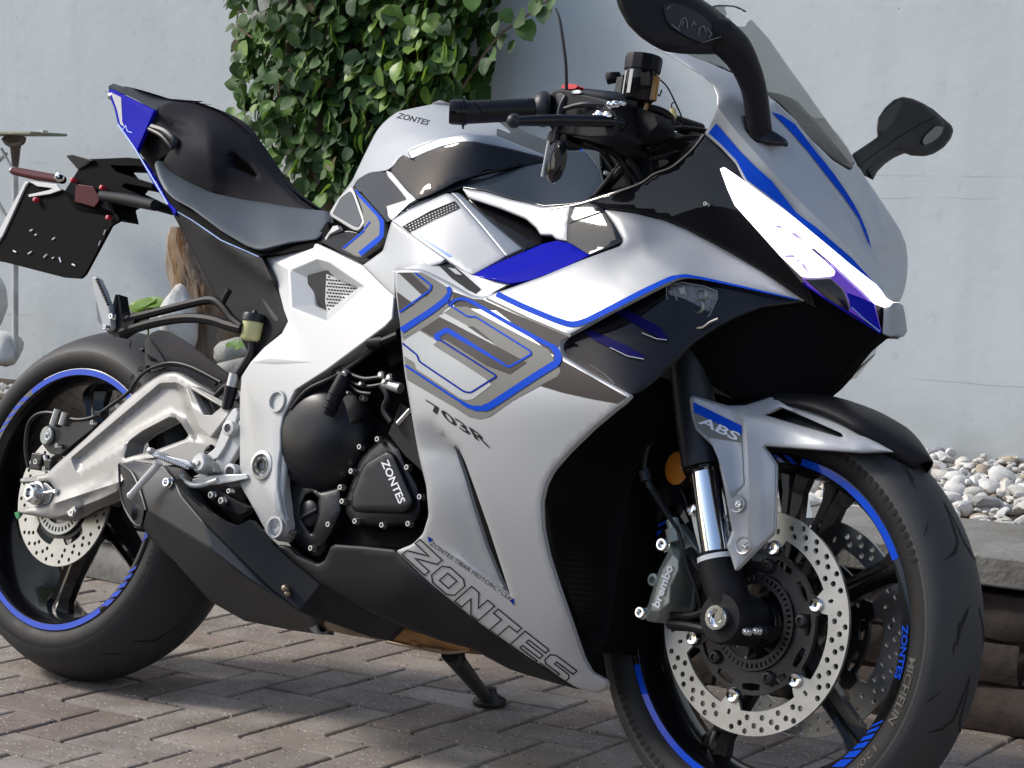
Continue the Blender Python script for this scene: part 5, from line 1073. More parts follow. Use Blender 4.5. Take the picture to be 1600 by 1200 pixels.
facet('seat_bracket', [(507,372,.12),(520,353,.125),(527,352,.13),(530,358,.13),(515,366,.125),(509,376,.12)], [(0,1,2,3,4,5)], 'frame', bike, thick=.01, bevel=.001)
# ---------------------------------------------------------------- seat, tail
LO = [(241,258),(244,251),(254,252),(265,265),(295,282),(325,295),(360,305),(400,313),(445,322),(480,327),(508,329),(514,334),(515,348),(507,364),(498,374),(455,380),(412,391),(402,391),(385,385),(345,361),(300,327),(272,312),(256,296),(246,276)]
se, SFd = panel('seat', LO, [(241,258,.085),(256,296,.115),(300,327,.130),(345,361,.140),(402,391,.146),(500,374,.122),(514,340,.070),(480,327,.045),(400,313,.045),(325,295,.058),(265,265,.070),(350,332,.105),(430,350,.100),(290,300,.100)], 'seat', bike, thick=.01, edge=(7,.009), step=6, rnd=6)
c_ = se.copy(); COL.objects.link(c_); c_.parent = bike; c_.scale.y = -1
UP = [(254,254),(263,238),(274,228),(271,214),(256,204),(238,202),(236,196),(243,173),(250,166),(262,160),(290,160),(322,164),(350,174),(372,186),(386,196),(396,210),(400,225),(410,245),(425,268),(440,286),(465,311),(490,328),(510,331),(500,336),(445,332),(400,324),(360,316),(325,306),(295,294),(265,276)]
bk, BKF = panel('seat_backrest', UP, [(254,254,.072),(274,228,.062),(238,200,.070),(243,173,.060),(262,160,.035),(322,164,.0),(372,186,.0),(400,225,.012),(440,286,.02),(500,332,.04),(400,320,.048),(325,300,.060),(265,270,.068),(300,230,.085),(330,210,.070),(350,260,.070)], 'seatd', bike, thick=.01, edge=(6,.010), holes=[[(359,242),(366,241),(388,257),(401,275),(398,276),(360,258)]], step=6, rnd=6, extra=sumf(dent([(246,186),(262,180),(300,186),(314,210),(285,220),(262,206)], .010, 16), crease([(322,190),(326,240),(334,292)], .005, 1, 26)))
c_ = bk.copy(); COL.objects.link(c_); c_.parent = bike; c_.scale.y = -1
panel('seat_base', [(248,262),(262,285),(300,318),(345,350),(402,380),(500,362),(512,345),(515,366),(500,386),(440,396),(404,400),(385,394),(345,374),(300,342),(275,328),(256,305)], [(248,262,.075),(262,300,.100),(345,365,.125),(404,394,.134),(512,360,.10)], 'void', bike, thick=.02, edge=None, mir=True)
panel('seat_hump_cover', [(188,144),(192,135),(199,135),(230,144),(270,156),(330,163),(300,161),(262,161),(248,168),(241,173),(215,157)], [(188,144,.055),(199,135,.0),(270,156,.0),(320,163,.0),(241,173,.065)], 'char', bike, thick=.004, edge=(2,.002), mir=True)
tp, TPF = panel('tail_panel', [(170,139),(180,141),(189,146),(242,172),(240,177),(230,200),(219,225),(214,240),(232,262),(252,295),(266,318),(276,327),(274,338),(262,320),(240,288),(210,232),(192,206),(184,193),(179,170),(170,148)], [(170,139,.052),(189,146,.060),(242,172,.070),(219,225,.082),(184,193,.062),(276,330,.118),(240,280,.098)], 'blue', bike, thick=.006, edge=(3,.003), rnd=3, mir=True)
D = Dec(TPF); D.poly([(173,144),(189,152),(191,190),(194,198),(188,194),(183,172)], 'ldecal', 1); D.line([(191,203),(196,196),(199,205),(206,207)], 1.2, 'bpale', 1); D.line([(184,194),(210,231),(262,319)], 2, 'bpale', 1); D.build('graphics', tp)
facet('tail_tip', [(169,141,.050),(169,134,.045),(177,130,.01),(191,135,.01),(189,145,.055)], [(0,1,2,3,4)], 'char', bike, thick=.02, bevel=.002, mir=True)
mb = MB(); mb.lathe(B(172,150,.05), [(0,.004),(.006,.002),(.008,-.004)], 12, axis=(-1,-.5,0)); mb.build('tail_bolt', 'alu', bike)
slab('tail_recess', [(222,205),(238,198),(270,208),(280,228),(262,240),(244,252),(256,300),(236,262),(216,236)], .058, .05, 'void', bike, bevel=.002, rnd=3)
mb = MB(); mb.tube([B(233,202,.078), B(252,212,.08), B(264,225,.08), B(269,232,.078)], .004, 8, smooth=4); mb.tube([B(238,199,.074), B(258,206,.076), B(272,219,.076), B(273,229,.072)], .007, 8, smooth=4); mb.build('grab_strap', 'char', bike)
UT = [(262,318),(275,326),(300,341),(345,373),(385,394),(403,399),(410,402),(427,437),(446,484),(450,503),(444,516),(425,533),(398,560),(386,548),(370,515),(345,478),(315,420),(290,372),(272,338)]
ut, UTF = panel('tail_underpanel', UT, [(262,318,.112),(345,373,.132),(410,402,.138),(446,484,.145),(444,516,.148),(398,560,.145),(345,478,.12),(290,372,.108)], 'under', bike, thick=.01, edge=(3,.003), rnd=3, extra=crease([(330,365),(375,400),(425,437)], .005, 1, 20), mir=True)
D = Dec(UTF); D.poly([(408,466),(414,470),(435,498),(434,502),(428,501)], 'char', 1); D.line([(274,329),(300,344),(345,375),(404,401)], 1.6, 'bpale', 1.5); D.build('graphics', ut)
# plate holder, rear light unit
facet('tail_hanger', [(104,243,.03),(112,242,.03),(135,248,.03),(150,248,.03),(200,246,.03),(240,250,.03),(252,262,.03),(210,259,.03),(172,258,.03),(180,268,.03),(240,287,.03),(236,294,.03),(195,286,.03),(190,292,.03),(240,316,.03),(243,323,.03),(232,325,.03),(185,312,.03),(175,318,.03),(180,340,.03),(120,330,.03),(100,300,.03),(122,265,.03)], [(0,1,2,3,8,9,12,13,17,18,19,20,21,22),(3,4,5,6,7,8),(9,10,11,12),(13,14,15,16,17)], 'void', bike, thick=.06, bevel=.003)
facet('hanger_blade', [(102,243,.035),(112,241,.04),(145,250,.04),(135,258,.035),(122,266,.032)], [(0,1,2,3,4)], 'char', bike, thick=.07, bevel=.002)
slab('rear_reflector', [(118,287),(146,291),(156,312),(147,324),(116,315)], .036, .004, 'dred', bike)
for (x, y, w_) in ((113,281,.04),(159,293,.04),(55,312,.04),(169,340,.04)): mb = MB(); mb.lathe(B(x, y, w_), [(0,.004),(.004,.003),(.005,0),(.005,-.006)], 12); mb.build('plate_bolt', 'redreg', bike)
pl = [(46,286),(83,290),(175,330),(184,336),(187,345),(174,352),(133,428),(126,435),(98,433),(5,409),(-22,405),(-6,372)]
slab('licence_plate', pl, .03, .006, 'void', bike, bevel=.001, rnd=3)
facet('plate_edge', [(46,283,.034),(40,290,.034),(4,368,.034),(-20,402,.034),(-23,400,.034),(38,284,.034)], [(0,1,2,3,4,5)], 'frame', bike, thick=.01, bevel=.001)
facet('plate_clip', [(44,283,.036),(88,288,.036),(95,297,.036),(78,303,.036),(45,308,.036),(44,304,.036),(76,297,.036),(82,294,.036),(58,291,.036)], [(0,1,2,7,8),(2,3,4,5,6,7)], 'frame', bike, thick=.004, bevel=.0008)
mb = MB(); dsl = [(49,360,.4,.003),(56,367,.3,.002),(84,373,.5,.003),(23,393,-.3,.0035),(47,395,.5,.004),(71,400,.7,.004),(83,403,.5,.002),(94,406,-.9,.0045),(115,414,-.3,.0035)]
for x, y, a_, l_ in dsl:
    mb = MB(); d_ = np.array([math.cos(a_), 0, math.sin(a_)])*l_*1.3; mb.tube([B(x, y, .0315)-d_, B(x, y, .0315)+d_], .0016, 6); mb.build('plate_slot', 'wdecal', bike)
for x, y in ((163,363),(155,380)): mb = MB(); mb.tube([B(x-1, y+4, .0315), B(x+2, y-4, .0315)], .0012, 6); mb.build('plate_slot', 'wdecal', bike)
mb = MB(); mb.tube([B(22,267,-.10), B(60,275,-.05), B(98,281,.0)], [.0085,.0095,.008], 12); rl = mb.build('rear_indicator', 'dred', bike)
mb = MB(); mb.lathe(B(20,266,-.11), [(0,.009),(.006,.006),(.008,0),(.007,-.006)], 12, axis=(-1,.3,.2)); mb.lathe(B(93,277,.02), [(0,.010),(.007,.007),(.009,0),(.007,-.006)], 12); mb.build('indicator_cap', 'chrome', rl)
mb = MB(); mb.tube([B(160,306,.04), B(200,312,.08), B(243,321,.12)], [.010,.011,.010], 12, smooth=3); mb.build('rear_indicator', 'mblack', bike)
# ---------------------------------------------------------------- passenger peg and bracket
mb = MB()
for pts, r in (([(196,500),(240,489),(300,474),(332,469),(348,480),(362,498),(378,511)], .0075),([(190,520),(240,505),(290,497),(330,500),(355,508),(378,514)], .0085),([(346,478),(352,465),(359,453)], .005)): mb.tube([B(a_, b_, .165) for a_, b_ in pts], r, 8, smooth=4)
pbm = mb.build('peg_bracket', 'mblack', bike)
slab('bracket_plate', [(158,506),(172,492),(180,460),(186,460),(190,485),(195,494),(210,500),(204,514),(185,527),(170,521)], .170, .02, 'mblack', bike, bevel=.002, rnd=2, )
mb = MB(); mb.tube([B(180,490,.18), B(182,461,.18)], .0028, 6); mb.tube([B(190,490,.18), B(186,461,.18)], .0028, 6); mb.build('peg_spring', 'mblack', bike)
pg = facet('passenger_peg', [(143,434,.19),(147,431,.19),(152,435,.19),(160,455,.19),(170,478,.185),(171,500,.185),(174,512,.18),(168,517,.18),(156,510,.18),(153,500,.185),(147,465,.19)], [tuple(range(11))], 'frame', bike, thick=.014, bevel=.003)
mb = MB()
for k in range(12):
    a_ = B(151+k*1.55, 437+k*3.5, .192); mb.lathe(a_, [(0,.002),(.0022,.001),(.0022,-.003)], 6)
mb.build('peg_teeth', 'discd', pg); bolts('peg_pivot', [(178,495,.185,.005),(168,512,.19,.004)], 'chrome', bike)
# rear brake fluid pot
mb = MB(); pc = B(394,512,.15); mb.lathe(pc-np.array([0,0,.0]), [(0,-.022),(.012,-.022),(.0165,-.018),(.0175,.010),(.0175,.012),(0,.012)], 28, axis=(0,0,1), up=(1,0,0)); mb.build('fluid_pot', 'fluid', bike, ang=50)
mb = MB(); mb.lathe(pc, [(.0175,.009),(.0195,.010),(.0195,.020),(.018,.023),(.005,.024),(.003,.029),(0,.029)], 24, axis=(0,0,1), up=(1,0,0)); mb.build('pot_lid', 'char', bike, ang=50)
mb = MB(); mb.tube([B(*q, .15) for q in ((394,536),(392,552),(382,570),(370,588),(366,600))], .0065, 10, smooth=4); mb.tube([B(*q, .145) for q in ((362,598),(350,606),(338,618),(332,625))], .005, 8, smooth=3); mb.build('pot_hose', 'hose', bike)
mb = MB(); mb.tube([B(367,584,.152), B(362,604,.152)], .0095, 12); mb.build('hose_clamp', 'cast', bike)
mb = MB(); mb.tube([B(362,604,.150), B(354,640,.150)], [.012,.009], 12); mb.build('shock_top', 'engine', bike)
# ---------------------------------------------------------------- rider foot controls
fr_ = 'cast'
facet('heel_plate', [(345,700,.165),(350,690,.165),(375,655,.165),(390,625,.16),(395,640,.16),(378,690,.165),(366,712,.165),(352,735,.165),(362,742,.165),(392,737,.165),(398,745,.165),(395,757,.165),(360,762,.165),(325,752,.17),(300,745,.17),(318,738,.175),(330,738,.175)], [(0,1,2,3,4,5,6,7),(7,8,12,13,14,15,16,0),(8,9,10,11,12)], 'frame', bike, thick=.012, bevel=.002)
facet('hanger_arm', [(352,655,.168),(362,640,.168),(368,636,.168),(372,645,.168),(366,668,.17),(350,700,.172),(340,716,.172),(325,722,.172),(318,714,.172),(335,700,.172)], [tuple(range(10))], 'frame', bike, thick=.016, bevel=.0025)
mb = MB(); mb.lathe(B(357,669,.178), [(.0125,-.012),(.0125,.002),(.007,.003),(.0065,-.004),(0,-.004)], 20); mb.build('lever_pivot', 'frame', bike); mb = MB(); mb.lathe(B(361,737,.178), [(.013,-.012),(.013,.004),(.008,.005),(.0075,-.004),(0,-.004)], 20); mb.build('lever_pivot', 'frame', bike)
mb = MB(); mb.lathe(B(357,669,.180), [(.006,-.002),(.0055,.001),(0,.001)], 12); mb.build('lever_pivot_bolt', 'discd', bike); mb = MB(); mb.lathe(B(361,737,.182), [(.007,-.002),(.0065,.001),(0,.001)], 12); mb.build('lever_pivot_bolt', 'discd', bike)
pgr = facet('rider_peg', [(235,704,.235),(242,705,.235),(258,711,.232),(290,718,.225),(298,722,.222),(300,731,.220),(288,731,.222),(262,724,.23),(246,717,.235),(234,711,.238)], [tuple(range(10))], 'alu', bike, thick=.022, bevel=.003)
mb = MB()
for k in range(15):
    for j in range(2): mb.lathe(B(246+k*3.3, 709+k*1.25+j*5, .2365-k*.0009), [(0,.0022),(.0016,.001),(.0018,-.003)], 6)
mb.build('peg_teeth', 'chrome', pgr)
mb = MB(); mb.lathe(B(236,705,.235), [(0,.007),(.005,.005),(.006,0),(.005,-.006)], 12); mb.build('peg_tip', 'cast', pgr); mb = MB(); mb.lathe(B(314,724,.205), [(.016,-.012),(.016,.004),(.013,.007),(.004,.007),(.004,.010),(0,.010)], 24); mb.build('peg_hinge', 'cast', bike)
facet('peg_mount', [(300,720,.20),(312,714,.20),(330,722,.195),(334,738,.19),(322,742,.19),(306,740,.195)], [tuple(range(6))], 'cast', bike, thick=.02, bevel=.003)
mb = MB(); mb.tube([B(247,722,.24), B(244,729,.24), B(204,774,.25)], [.0085,.0065,.0055], 10); mb.lathe(B(204,774,.25), [(0,.0065),(.005,.004),(.0065,0),(.005,-.004)], 10); mb.build('peg_feeler', 'frame', bike)
mb = MB(); mb.tube([B(*q, .20) for q in ((284,742),(286,750),(294,756),(306,759),(320,757),(340,750))], .0045, 8, smooth=4); mb.build('brake_pedal', 'frame', bike)
facet('pedal_arm', [(300,748,.19),(330,742,.19),(385,740,.18),(388,748,.18),(340,757,.19),(310,760,.19),(298,755,.19)], [tuple(range(7))], 'cast', bike, thick=.014, bevel=.002)
mb = MB(); mb.tube([B(*q, .155) for q in ((332,700),(325,706),(330,712),(322,717),(316,722))], .007, 8, smooth=3); mb.build('pedal_spring', 'mblack', bike)
facet('stop_switch', [(346,702,.15),(356,695,.15),(374,700,.15),(380,708,.15),(368,716,.15),(350,716,.15)], [tuple(range(6))], 'frame', bike, thick=.02, bevel=.002)
mb = MB(); mb.tube([B(376,640,.15), B(380,700,.15), B(377,740,.15)], .0022, 6); mb.tube([B(384,650,.15), B(386,735,.15)], .0022, 6); mb.build('linkage_rod', 'cast', bike)
facet('exhaust_hanger', [(328,768,.19),(340,764,.19),(362,778,.19),(388,792,.185),(386,800,.185),(375,806,.185),(340,790,.19),(328,780,.19)], [tuple(range(8))], 'mblack', bike, thick=.015, bevel=.002)
bolts('hanger_bolt', [(334,774,.192,.006),(350,783,.192,.006),(362,768,.185,.0045)], 'alu', bike)
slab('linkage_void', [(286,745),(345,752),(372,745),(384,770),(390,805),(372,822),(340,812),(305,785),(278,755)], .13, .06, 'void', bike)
# ---------------------------------------------------------------- exhaust and belly
facet('exhaust', [(184,724,.165),(207,720,.185),(255,727,.205),(274,748,.222),(285,775,.233),(315,811,.236),(360,857,.226),(420,916,.200),(467,954,.178),
  (196,728,.185),(212,748,.205),(222,775,.218),(228,797,.224),(330,858,.236),(380,898,.224),
  (222,822,.190),(231,841,.190),(270,876,.178),(327,940,.150),(380,970,.122),(450,984,.105),(492,990,.105),(489,963,.150)],
  [(9,2,1,0),(9,10,3,2),(10,11,4,3),(11,12,13,5,4),(13,14,7,6,5),(14,8,7),(12,15,16,17,13),(13,17,18,14),(14,18,19,20,8),(8,20,21,22)], 'char', bike, thick=.05, bevel=.005)
facet('exhaust_shield', [(274,748,.224),(285,775,.236),(315,811,.239),(360,857,.229),(420,916,.203),(467,954,.181),(489,963,.155),(530,978,.135),(580,996,.115),(604,1000,.11),(626,978,.135),(580,957,.150),(500,913,.170),(455,877,.182),(430,855,.192),(410,836,.200),(389,812,.212),(382,816,.215),(367,822,.226),(345,813,.236),(315,794,.240),(290,773,.236),(280,760,.228)],
  [(0,1,2,20,21,22),(2,3,19,20),(3,18,19),(3,4,13,14,15,16,17,18),(4,5,12,13),(5,6,7,11,12),(7,8,9,10,11)], 'belly', bike, thick=.015, bevel=.003)
panel('exhaust_outlet', [(186,726),(196,729),(208,742),(219,768),(225,797),(221,819),(208,815),(190,780)], [(186,726,.150),(225,797,.195),(208,815,.17),(190,780,.15)], 'char', bike, thick=.004, edge=None)
mb = MB(); mb.lathe(B(212,800,.172), [(.012,.004),(.014,.004),(.014,-.01),(.012,-.01)], 24, axis=(-.8,-.5,-.2)); mb.tube([B(*q, .178+.0006*(q[0]-186)) for q in ((186,725),(190,780),(208,816),(221,822))], .0022, 6, smooth=3); mb.tube([B(*q, .19+.0008*(q[0]-186)) for q in ((187,724),(206,738),(219,766),(228,797))], .0022, 6, smooth=3); mb.build('outlet_rim', 'char', bike)
bolts('shield_bolt', [(264,754,.226,.008)], 'chrome', bike)
mb = MB(); mb.lathe(B(446,919,.196), [(0,.006),(.004,.005),(.006,.002),(.006,-.004)], 14); mb.lathe(B(449,927,.194), [(0,.005),(.003,.004),(.005,.001),(.005,-.004)], 14); mb.build('shield_bolt', 'gold', bike)
bp_, BF = panel('belly_pan', [(429,854),(437,851),(447,852),(456,858),(465,867),(480,874),(497,881),(507,876),(512,866),(516,855),(524,850),(570,853),(617,858),(645,886),(673,911),(747,970),(820,1021),(903,1077),(880,1071),(865,1067),(824,1055),(797,1046),(766,1030),(737,1013),(715,1008),(690,1002),(632,980),(624,977),(580,957),(500,913),(455,877)], [(429,854,.185),(497,881,.182),(617,858,.188),(747,970,.152),(903,1077,.102),(797,1046,.105),(690,1002,.13),(624,977,.145),(500,913,.178),(620,930,.178)], 'belly', bike, thick=.01, edge=(5,.007), rnd=3, step=9, mir=True)
mb = MB(); mb.tube([B(485,958,.10), B(506,966,.10), B(540,975,.09), B(600,985,.06), B(660,990,.03)], .016, 16, smooth=3); mb.build('exhaust_pipe', 'gold', bike); mb = MB(); mb.tube([B(498,972,.125), B(506,990,.12)], .0235, 20); mb.lathe(B(503,983,.12), [(.019,-.010),(.0215,-.010),(.0215,.010),(.019,.010)], 24, axis=B(530,990,.12)-B(500,980,.12)); mb = MB(); mb.lathe(B(503,971,.105), [(.016,-.008),(.0205,-.008),(.0205,.006),(.016,.006)], 28, axis=B(530,978,.105)-B(500,970,.105)); mb.build('pipe_clamp', 'sgrey', bike)
facet('collector', [(604,1001,.09),(626,979,.11),(640,984,.11),(700,1004,.10),(737,1013,.095),(728,1018,.09),(700,1018,.085),(660,1012,.085)], [tuple(range(8))], 'bronze', bike, thick=.08, bevel=.008)
mb = MB(); mb.tube([B(*q, .088) for q in ((604,1003),(660,1014),(700,1020),(735,1015))], .0025, 6, smooth=3); mb.build('collector_seam', 'gold', bike)
mb = MB(); mb.lathe(B(650,1009,.085), [(.0,.004),(.012,.0),(.012,-.004)], 16, axis=(0,-.6,-1)); mb.build('drain_plug', 'bronze', bike)
# side stand: foot stands on the paving on the far side
foot = Wz(765, 1097, .006); fb = LM.T@foot; top = B(704, 1020, -.06)
mb = MB(); mb.tube([top, fb+(top-fb)*.45, fb+(top-fb)*.12+np.array([-.0,0,0])], [.016,.0125,.011], 12); st_ = mb.build('side_stand', 'stand', bike)
nn = LM.T@np.array([0,0,1.]); mb = MB(); mb.lathe(fb, [(0,-.004),(.028,-.004),(.030,.0),(.028,.006),(.014,.014),(.010,.026),(0,.026)], 24, axis=nn, up=(1,0,0)); mb.build('stand_foot', 'stand', st_, ang=50)
mb = MB(); mb.tube([B(722,1016,-.06), B(724,1030,-.06), B(717,1042,-.07)], .004, 8); mb.build('stand_spring', 'stand', st_)
# ---------------------------------------------------------------- fork, fender, front brake (turn with the handlebar)
def stube(mb, pts, r, n=12, **k): return mb.tube([SB(*p) for p in pts], r, n, **k)
def smesh(P): return P
FW_ = .106
def fork(sg):
    def q(px, py, w):                       # mirrored through the wheel plane for the far leg
        p_ = SM.T@(SB(px, py, w)-A0)+A0
        if sg < 0: p_ = p_*np.array([1,-1,1])
        return St(p_)
    a0, a1 = q(1101,735,FW_), q(1121,868,FW_); d = unit(a1-a0)
    up_ = a0-d*.36
    mb = MB(); mb.tube([a0-d*.02, a1+d*.02], .0215, 28, caps=False); mb.build('fork_tube', 'chrome', bike)
    mb = MB(); mb.tube([up_, a0-d*.16, a0-d*.06, a0-d*.005], [.027,.027,.031,.031], 24); ou = mb.build('fork_upper', 'char', bike)
    mb = MB(); mb.lathe(a0-d*.004, [(.0225,.006),(.029,.006),(.0295,.002),(.0280,.0),(.0295,-.002),(.0295,-.008),(.028,-.010)], 28, axis=d); mb.build('dust_seal', 'gblack', ou)
    b0, b1 = q(1122,868,FW_), q(1140,940,FW_); ax = q(1143,967,FW_)
    mb = MB(); mb.tube([b0-d*.004, b0+d*.022, b1, b1+d*.02], [.029,.030,.029,.024], 24, smooth=2); lo = mb.build('fork_lower', 'mblack', bike)
    mb = MB(); mb.lathe(b0+d*.004, [(.0292,-.003),(.0298,-.003),(.0298,.004),(.0292,.004)], 32, axis=d); mb.build('fork_band', 'wdecal', lo)
    axd = (SM@np.array([0,-1,0]))*sg
    mb = MB(); mb.lathe(ax, [(.0,-.05),(.034,-.05),(.036,-.035),(.036,.020),(.033,.027),(.024,.0275),(0,.0275)], 36, axis=axd); mb.build('axle_clamp', 'mblack', lo, ang=25)
    mb = MB(); mb.lathe(ax, [(.0175,.028),(.0175,.036),(.0165,.038),(.0125,.038),(.0115,.035),(.0105,.0305),(.0065,.0305),(.006,.031),(0,.031)], 32, axis=axd); mb.build('axle_end', 'chrome', lo)
    return lo
fork(1); fork(-1)
mb = MB(); mb.box(B(1130,560,0.0), (.06,.24,.07)); mb.build('lower_fork_clamp', 'void', bike, bevel=.01)
FEx = lambda *a_, **k: facet(*a_, steer=True, **k)
facet('axle_pinch', [(1148,985,.11),(1176,975,.11),(1196,978,.10),(1200,992,.10),(1186,999,.10),(1160,997,.11),(1146,994,.11)], [tuple(range(7))], 'mblack', bike, thick=.04, bevel=.004, steer=True)
bolts('pinch_bolt', [(1169,987,.122,.0055),(1185,986,.118,.0055)], 'chrome', bike, steer=True)
# caliper bracket webs
mb = MB()
for pts, r in (([(1046,975,.105),(1080,979,.108),(1130,990,.112)], .0075),([(1050,962,.105),(1085,962,.108),(1108,950,.11),(1114,925,.11)], .006),([(1076,860,.108),(1090,885,.11),(1106,900,.11)], .008),([(1085,890,.105),(1100,910,.108),(1112,935,.11),(1122,965,.112)], .006),([(1098,950,.108),(1100,965,.108),(1125,975,.11)], .006)): stube(mb, pts, r, 10, smooth=3)
mb.build('caliper_bracket', 'mblack', bike)
slab('bracket_web', [(1080,870),(1106,900),(1122,955),(1135,990),(1046,985),(1052,965),(1082,962),(1098,945),(1100,915)], .100, .012, 'void', bike, bevel=.002, steer=True)
# caliper
caf = [(1046,850,.108),(1062,858,.112),(1067,868,.114),(1066,892,.114),(1063,903,.114),(1054,918,.114),(1053,936,.114),(1049,948,.114),(1034,962,.112),(1024,973,.108),(1008,970,.104),(1008,962,.108),(1012,945,.112),(1021,915,.114),(1029,890,.114),(1041,867,.112),
       (1052,866,.126),(1060,876,.128),(1060,892,.128),(1048,916,.128),(1046,942,.128),(1030,956,.126),(1016,955,.126),(1025,920,.128),(1036,890,.128)]
cal = facet('front_caliper', caf, [(16,17,18,19,20,21,22,23,24),(0,1,17,16),(1,2,17),(2,3,18,17),(3,4,5,19,18),(5,6,20,19),(6,7,20),(7,8,21,20),(8,9,10,22,21),(10,11,12,22),(12,13,23,22),(13,14,24,23),(14,15,16,24),(15,0,16)], 'caliper', bike, thick=.055, bevel=.0025, steer=True)
CLF = Field([(1030,950,.1295),(1060,880,.1295),(1036,890,.1295)])
D = Dec(CLF, .0006, steer=True); D.text('brembo', (1029.5,951), (1052,886), (1018,945), 'wdecal', 2, bold=.03); D.build('lettering', cal)
bolts('caliper_bolt', [(1038,851,.112,.0095),(1004,957,.108,.0085)], 'chrome', cal and bike, steer=True)
mb = MB(); mb.lathe(SB(1021,906,.116), [(.009,-.006),(.009,.002),(.005,.003),(.005,-.003),(0,-.003)], 16, axis=SM@np.array([0,-1,0])); mb.build('bleed_ear', 'caliper', cal)
mb = MB(); mb.lathe(SB(1104,808,.11)*0+SB(1081,797,.118), [(.0075,-.004),(.0075,.002),(.004,.003),(.004,0),(0,0)], 14, axis=SM@np.array([0,-1,0])); mb.build('hose_bolt', 'chrome', bike)
mb = MB(); stube(mb, [(1008,742,.13),(1016,760,.13),(1034,790,.125),(1050,812,.12)], .0055, 10, smooth=4); stube(mb, [(1007,735,.13),(1011,752,.13)], .0085, 10); mb.build('brake_hose_boot', 'gblack', bike)
mb = MB(); stube(mb, [(1040,670,.10),(1018,690,.12),(1008,715,.13),(1007,737,.13)], .004, 8, smooth=4); stube(mb, [(1055,815,.118),(1066,850,.124),(1072,880,.122),(1088,920,.118),(1095,945,.11)], .0030, 8, smooth=4); stube(mb, [(1020,765,.132),(1040,800,.13),(1060,830,.122),(1064,850,.12)], .003, 8, smooth=4); mb.build('front_brake_hose', 'hose', bike)
mb = MB(); stube(mb, [(1050,812,.118),(1054,826,.118)], .009, 12); stube(mb, [(1052,826,.118),(1056,846,.116)], .012, 12); mb.build('banjo_fitting', 'caliper', bike)
slab('hose_guard', [(1030,740),(1050,742),(1070,775),(1086,830),(1070,820),(1050,790)], .095, .01, 'gblack', bike, steer=True)
facet('caliper_mount', [(1040,820,.100),(1060,818,.100),(1084,850,.10),(1100,870,.10),(1100,890,.10),(1076,880,.10),(1060,860,.10),(1044,850,.10)], [tuple(range(8))], 'caliper', bike, thick=.02, bevel=.003, steer=True)
slab('mount_lug', [(1076,790),(1086,786),(1094,800),(1106,862),(1094,866),(1084,830)], .112, .012, 'cast', bike, steer=True)
# amber reflector
mb = MB(); mb.lathe(SB(1059,732,.092), [(.0235,-.004),(.0235,.003),(.021,.0045),(0,.005)], 32, axis=SM@np.array([0,-1,0]), sx=.86); mb.build('side_reflector', 'amber', bike)
mb = MB(); mb.lathe(SB(1059,732,.090), [(.0262,-.006),(.0262,.003),(.0238,.0035),(.0236,0)], 32, axis=SM@np.array([0,-1,0]), sx=.86); mb.build('reflector_cup', 'mblack', bike)
# front mudguard: silver wing on the fork leg + black arch over the tyre
WN = [(1077,620),(1083,618),(1110,626),(1137,634),(1165,633),(1197,623),(1207,617),(1236,616),(1260,630),(1300,652),(1345,678),(1395,706),(1343,708),(1315,706),(1285,704),(1230,700),(1192,697),(1204,712),(1213,727),(1212,780),(1210,832),(1180,862),(1149,893),(1142,870),(1135,852),(1144,830),(1132,765),(1119,703),(1103,687),(1087,672),(1080,650)]
WNC = [(1077,620,.136),(1137,634,.108),(1207,617,.058),(1236,616,.048),(1300,652,.056),(1395,706,.060),(1285,704,.096),(1192,697,.112),(1213,727,.105),(1210,832,.108),(1149,893,.132),(1135,852,.136),(1119,703,.140),(1087,672,.140),(1160,760,.134),(1180,662,.120),(1165,633,.088)]
wx = sumf(crease([(1085,622),(1140,640),(1200,662),(1270,685),(1340,703)], .006, 1, 26), crease([(1163,640),(1168,700),(1170,760),(1168,850)], .006, 1, 20), crease([(1215,625),(1260,655),(1310,680),(1385,705)], .004, 1, 14))
wn, WNF = panel('front_mudguard', WN, WNC, 'silver', bike, thick=.005, edge=(4,.005), holes=[[(1193,648),(1205,644),(1220,637),(1260,653),(1314,677),(1318,682),(1312,683),(1260,668)]], step=7, rnd=4, extra=wx, steer=True)
D = Dec(WNF, .0007, steer=True)
D.poly([(1083,628),(1159,665),(1159,680),(1084,644)], 'bdecal', 1.5); D.poly([(1084,644),(1159,680),(1162,756),(1142,778),(1131,740),(1117,693),(1090,668)], 'gdecal', 1.4); D.poly([(1108,684),(1159,692),(1162,756),(1142,778),(1130,735)], 'sgrey', 2.0)
D.text('ABS', (1090,661), (1150,689), (1098,650), 'wdecal', 2.4, bold=.02); D.build('graphics', wn)
for (x, y) in ((1152,787),(1161,852)):
    mb = MB(); ax_ = SM@np.array([0,-1,0]); c = SB(x, y, float(WNF([(x,y)])[0])+.001); mb.lathe(c, [(.0125,0),(.012,.0015),(.0105,.001),(.0098,-.002),(0,-.002)], 24, axis=ax_); mb.build('mudguard_dimple', 'cast', wn)
    bolt_mb(MB(), x+4, y+1, float(WNF([(x,y)])[0]), .005, True, h=.005).build('mudguard_bolt', 'chrome', wn)
slab('mudguard_inner', [(1140,630),(1197,622),(1222,636),(1190,650),(1330,690),(1300,702),(1190,690),(1150,650)], .066, .01, 'void', bike, steer=True)
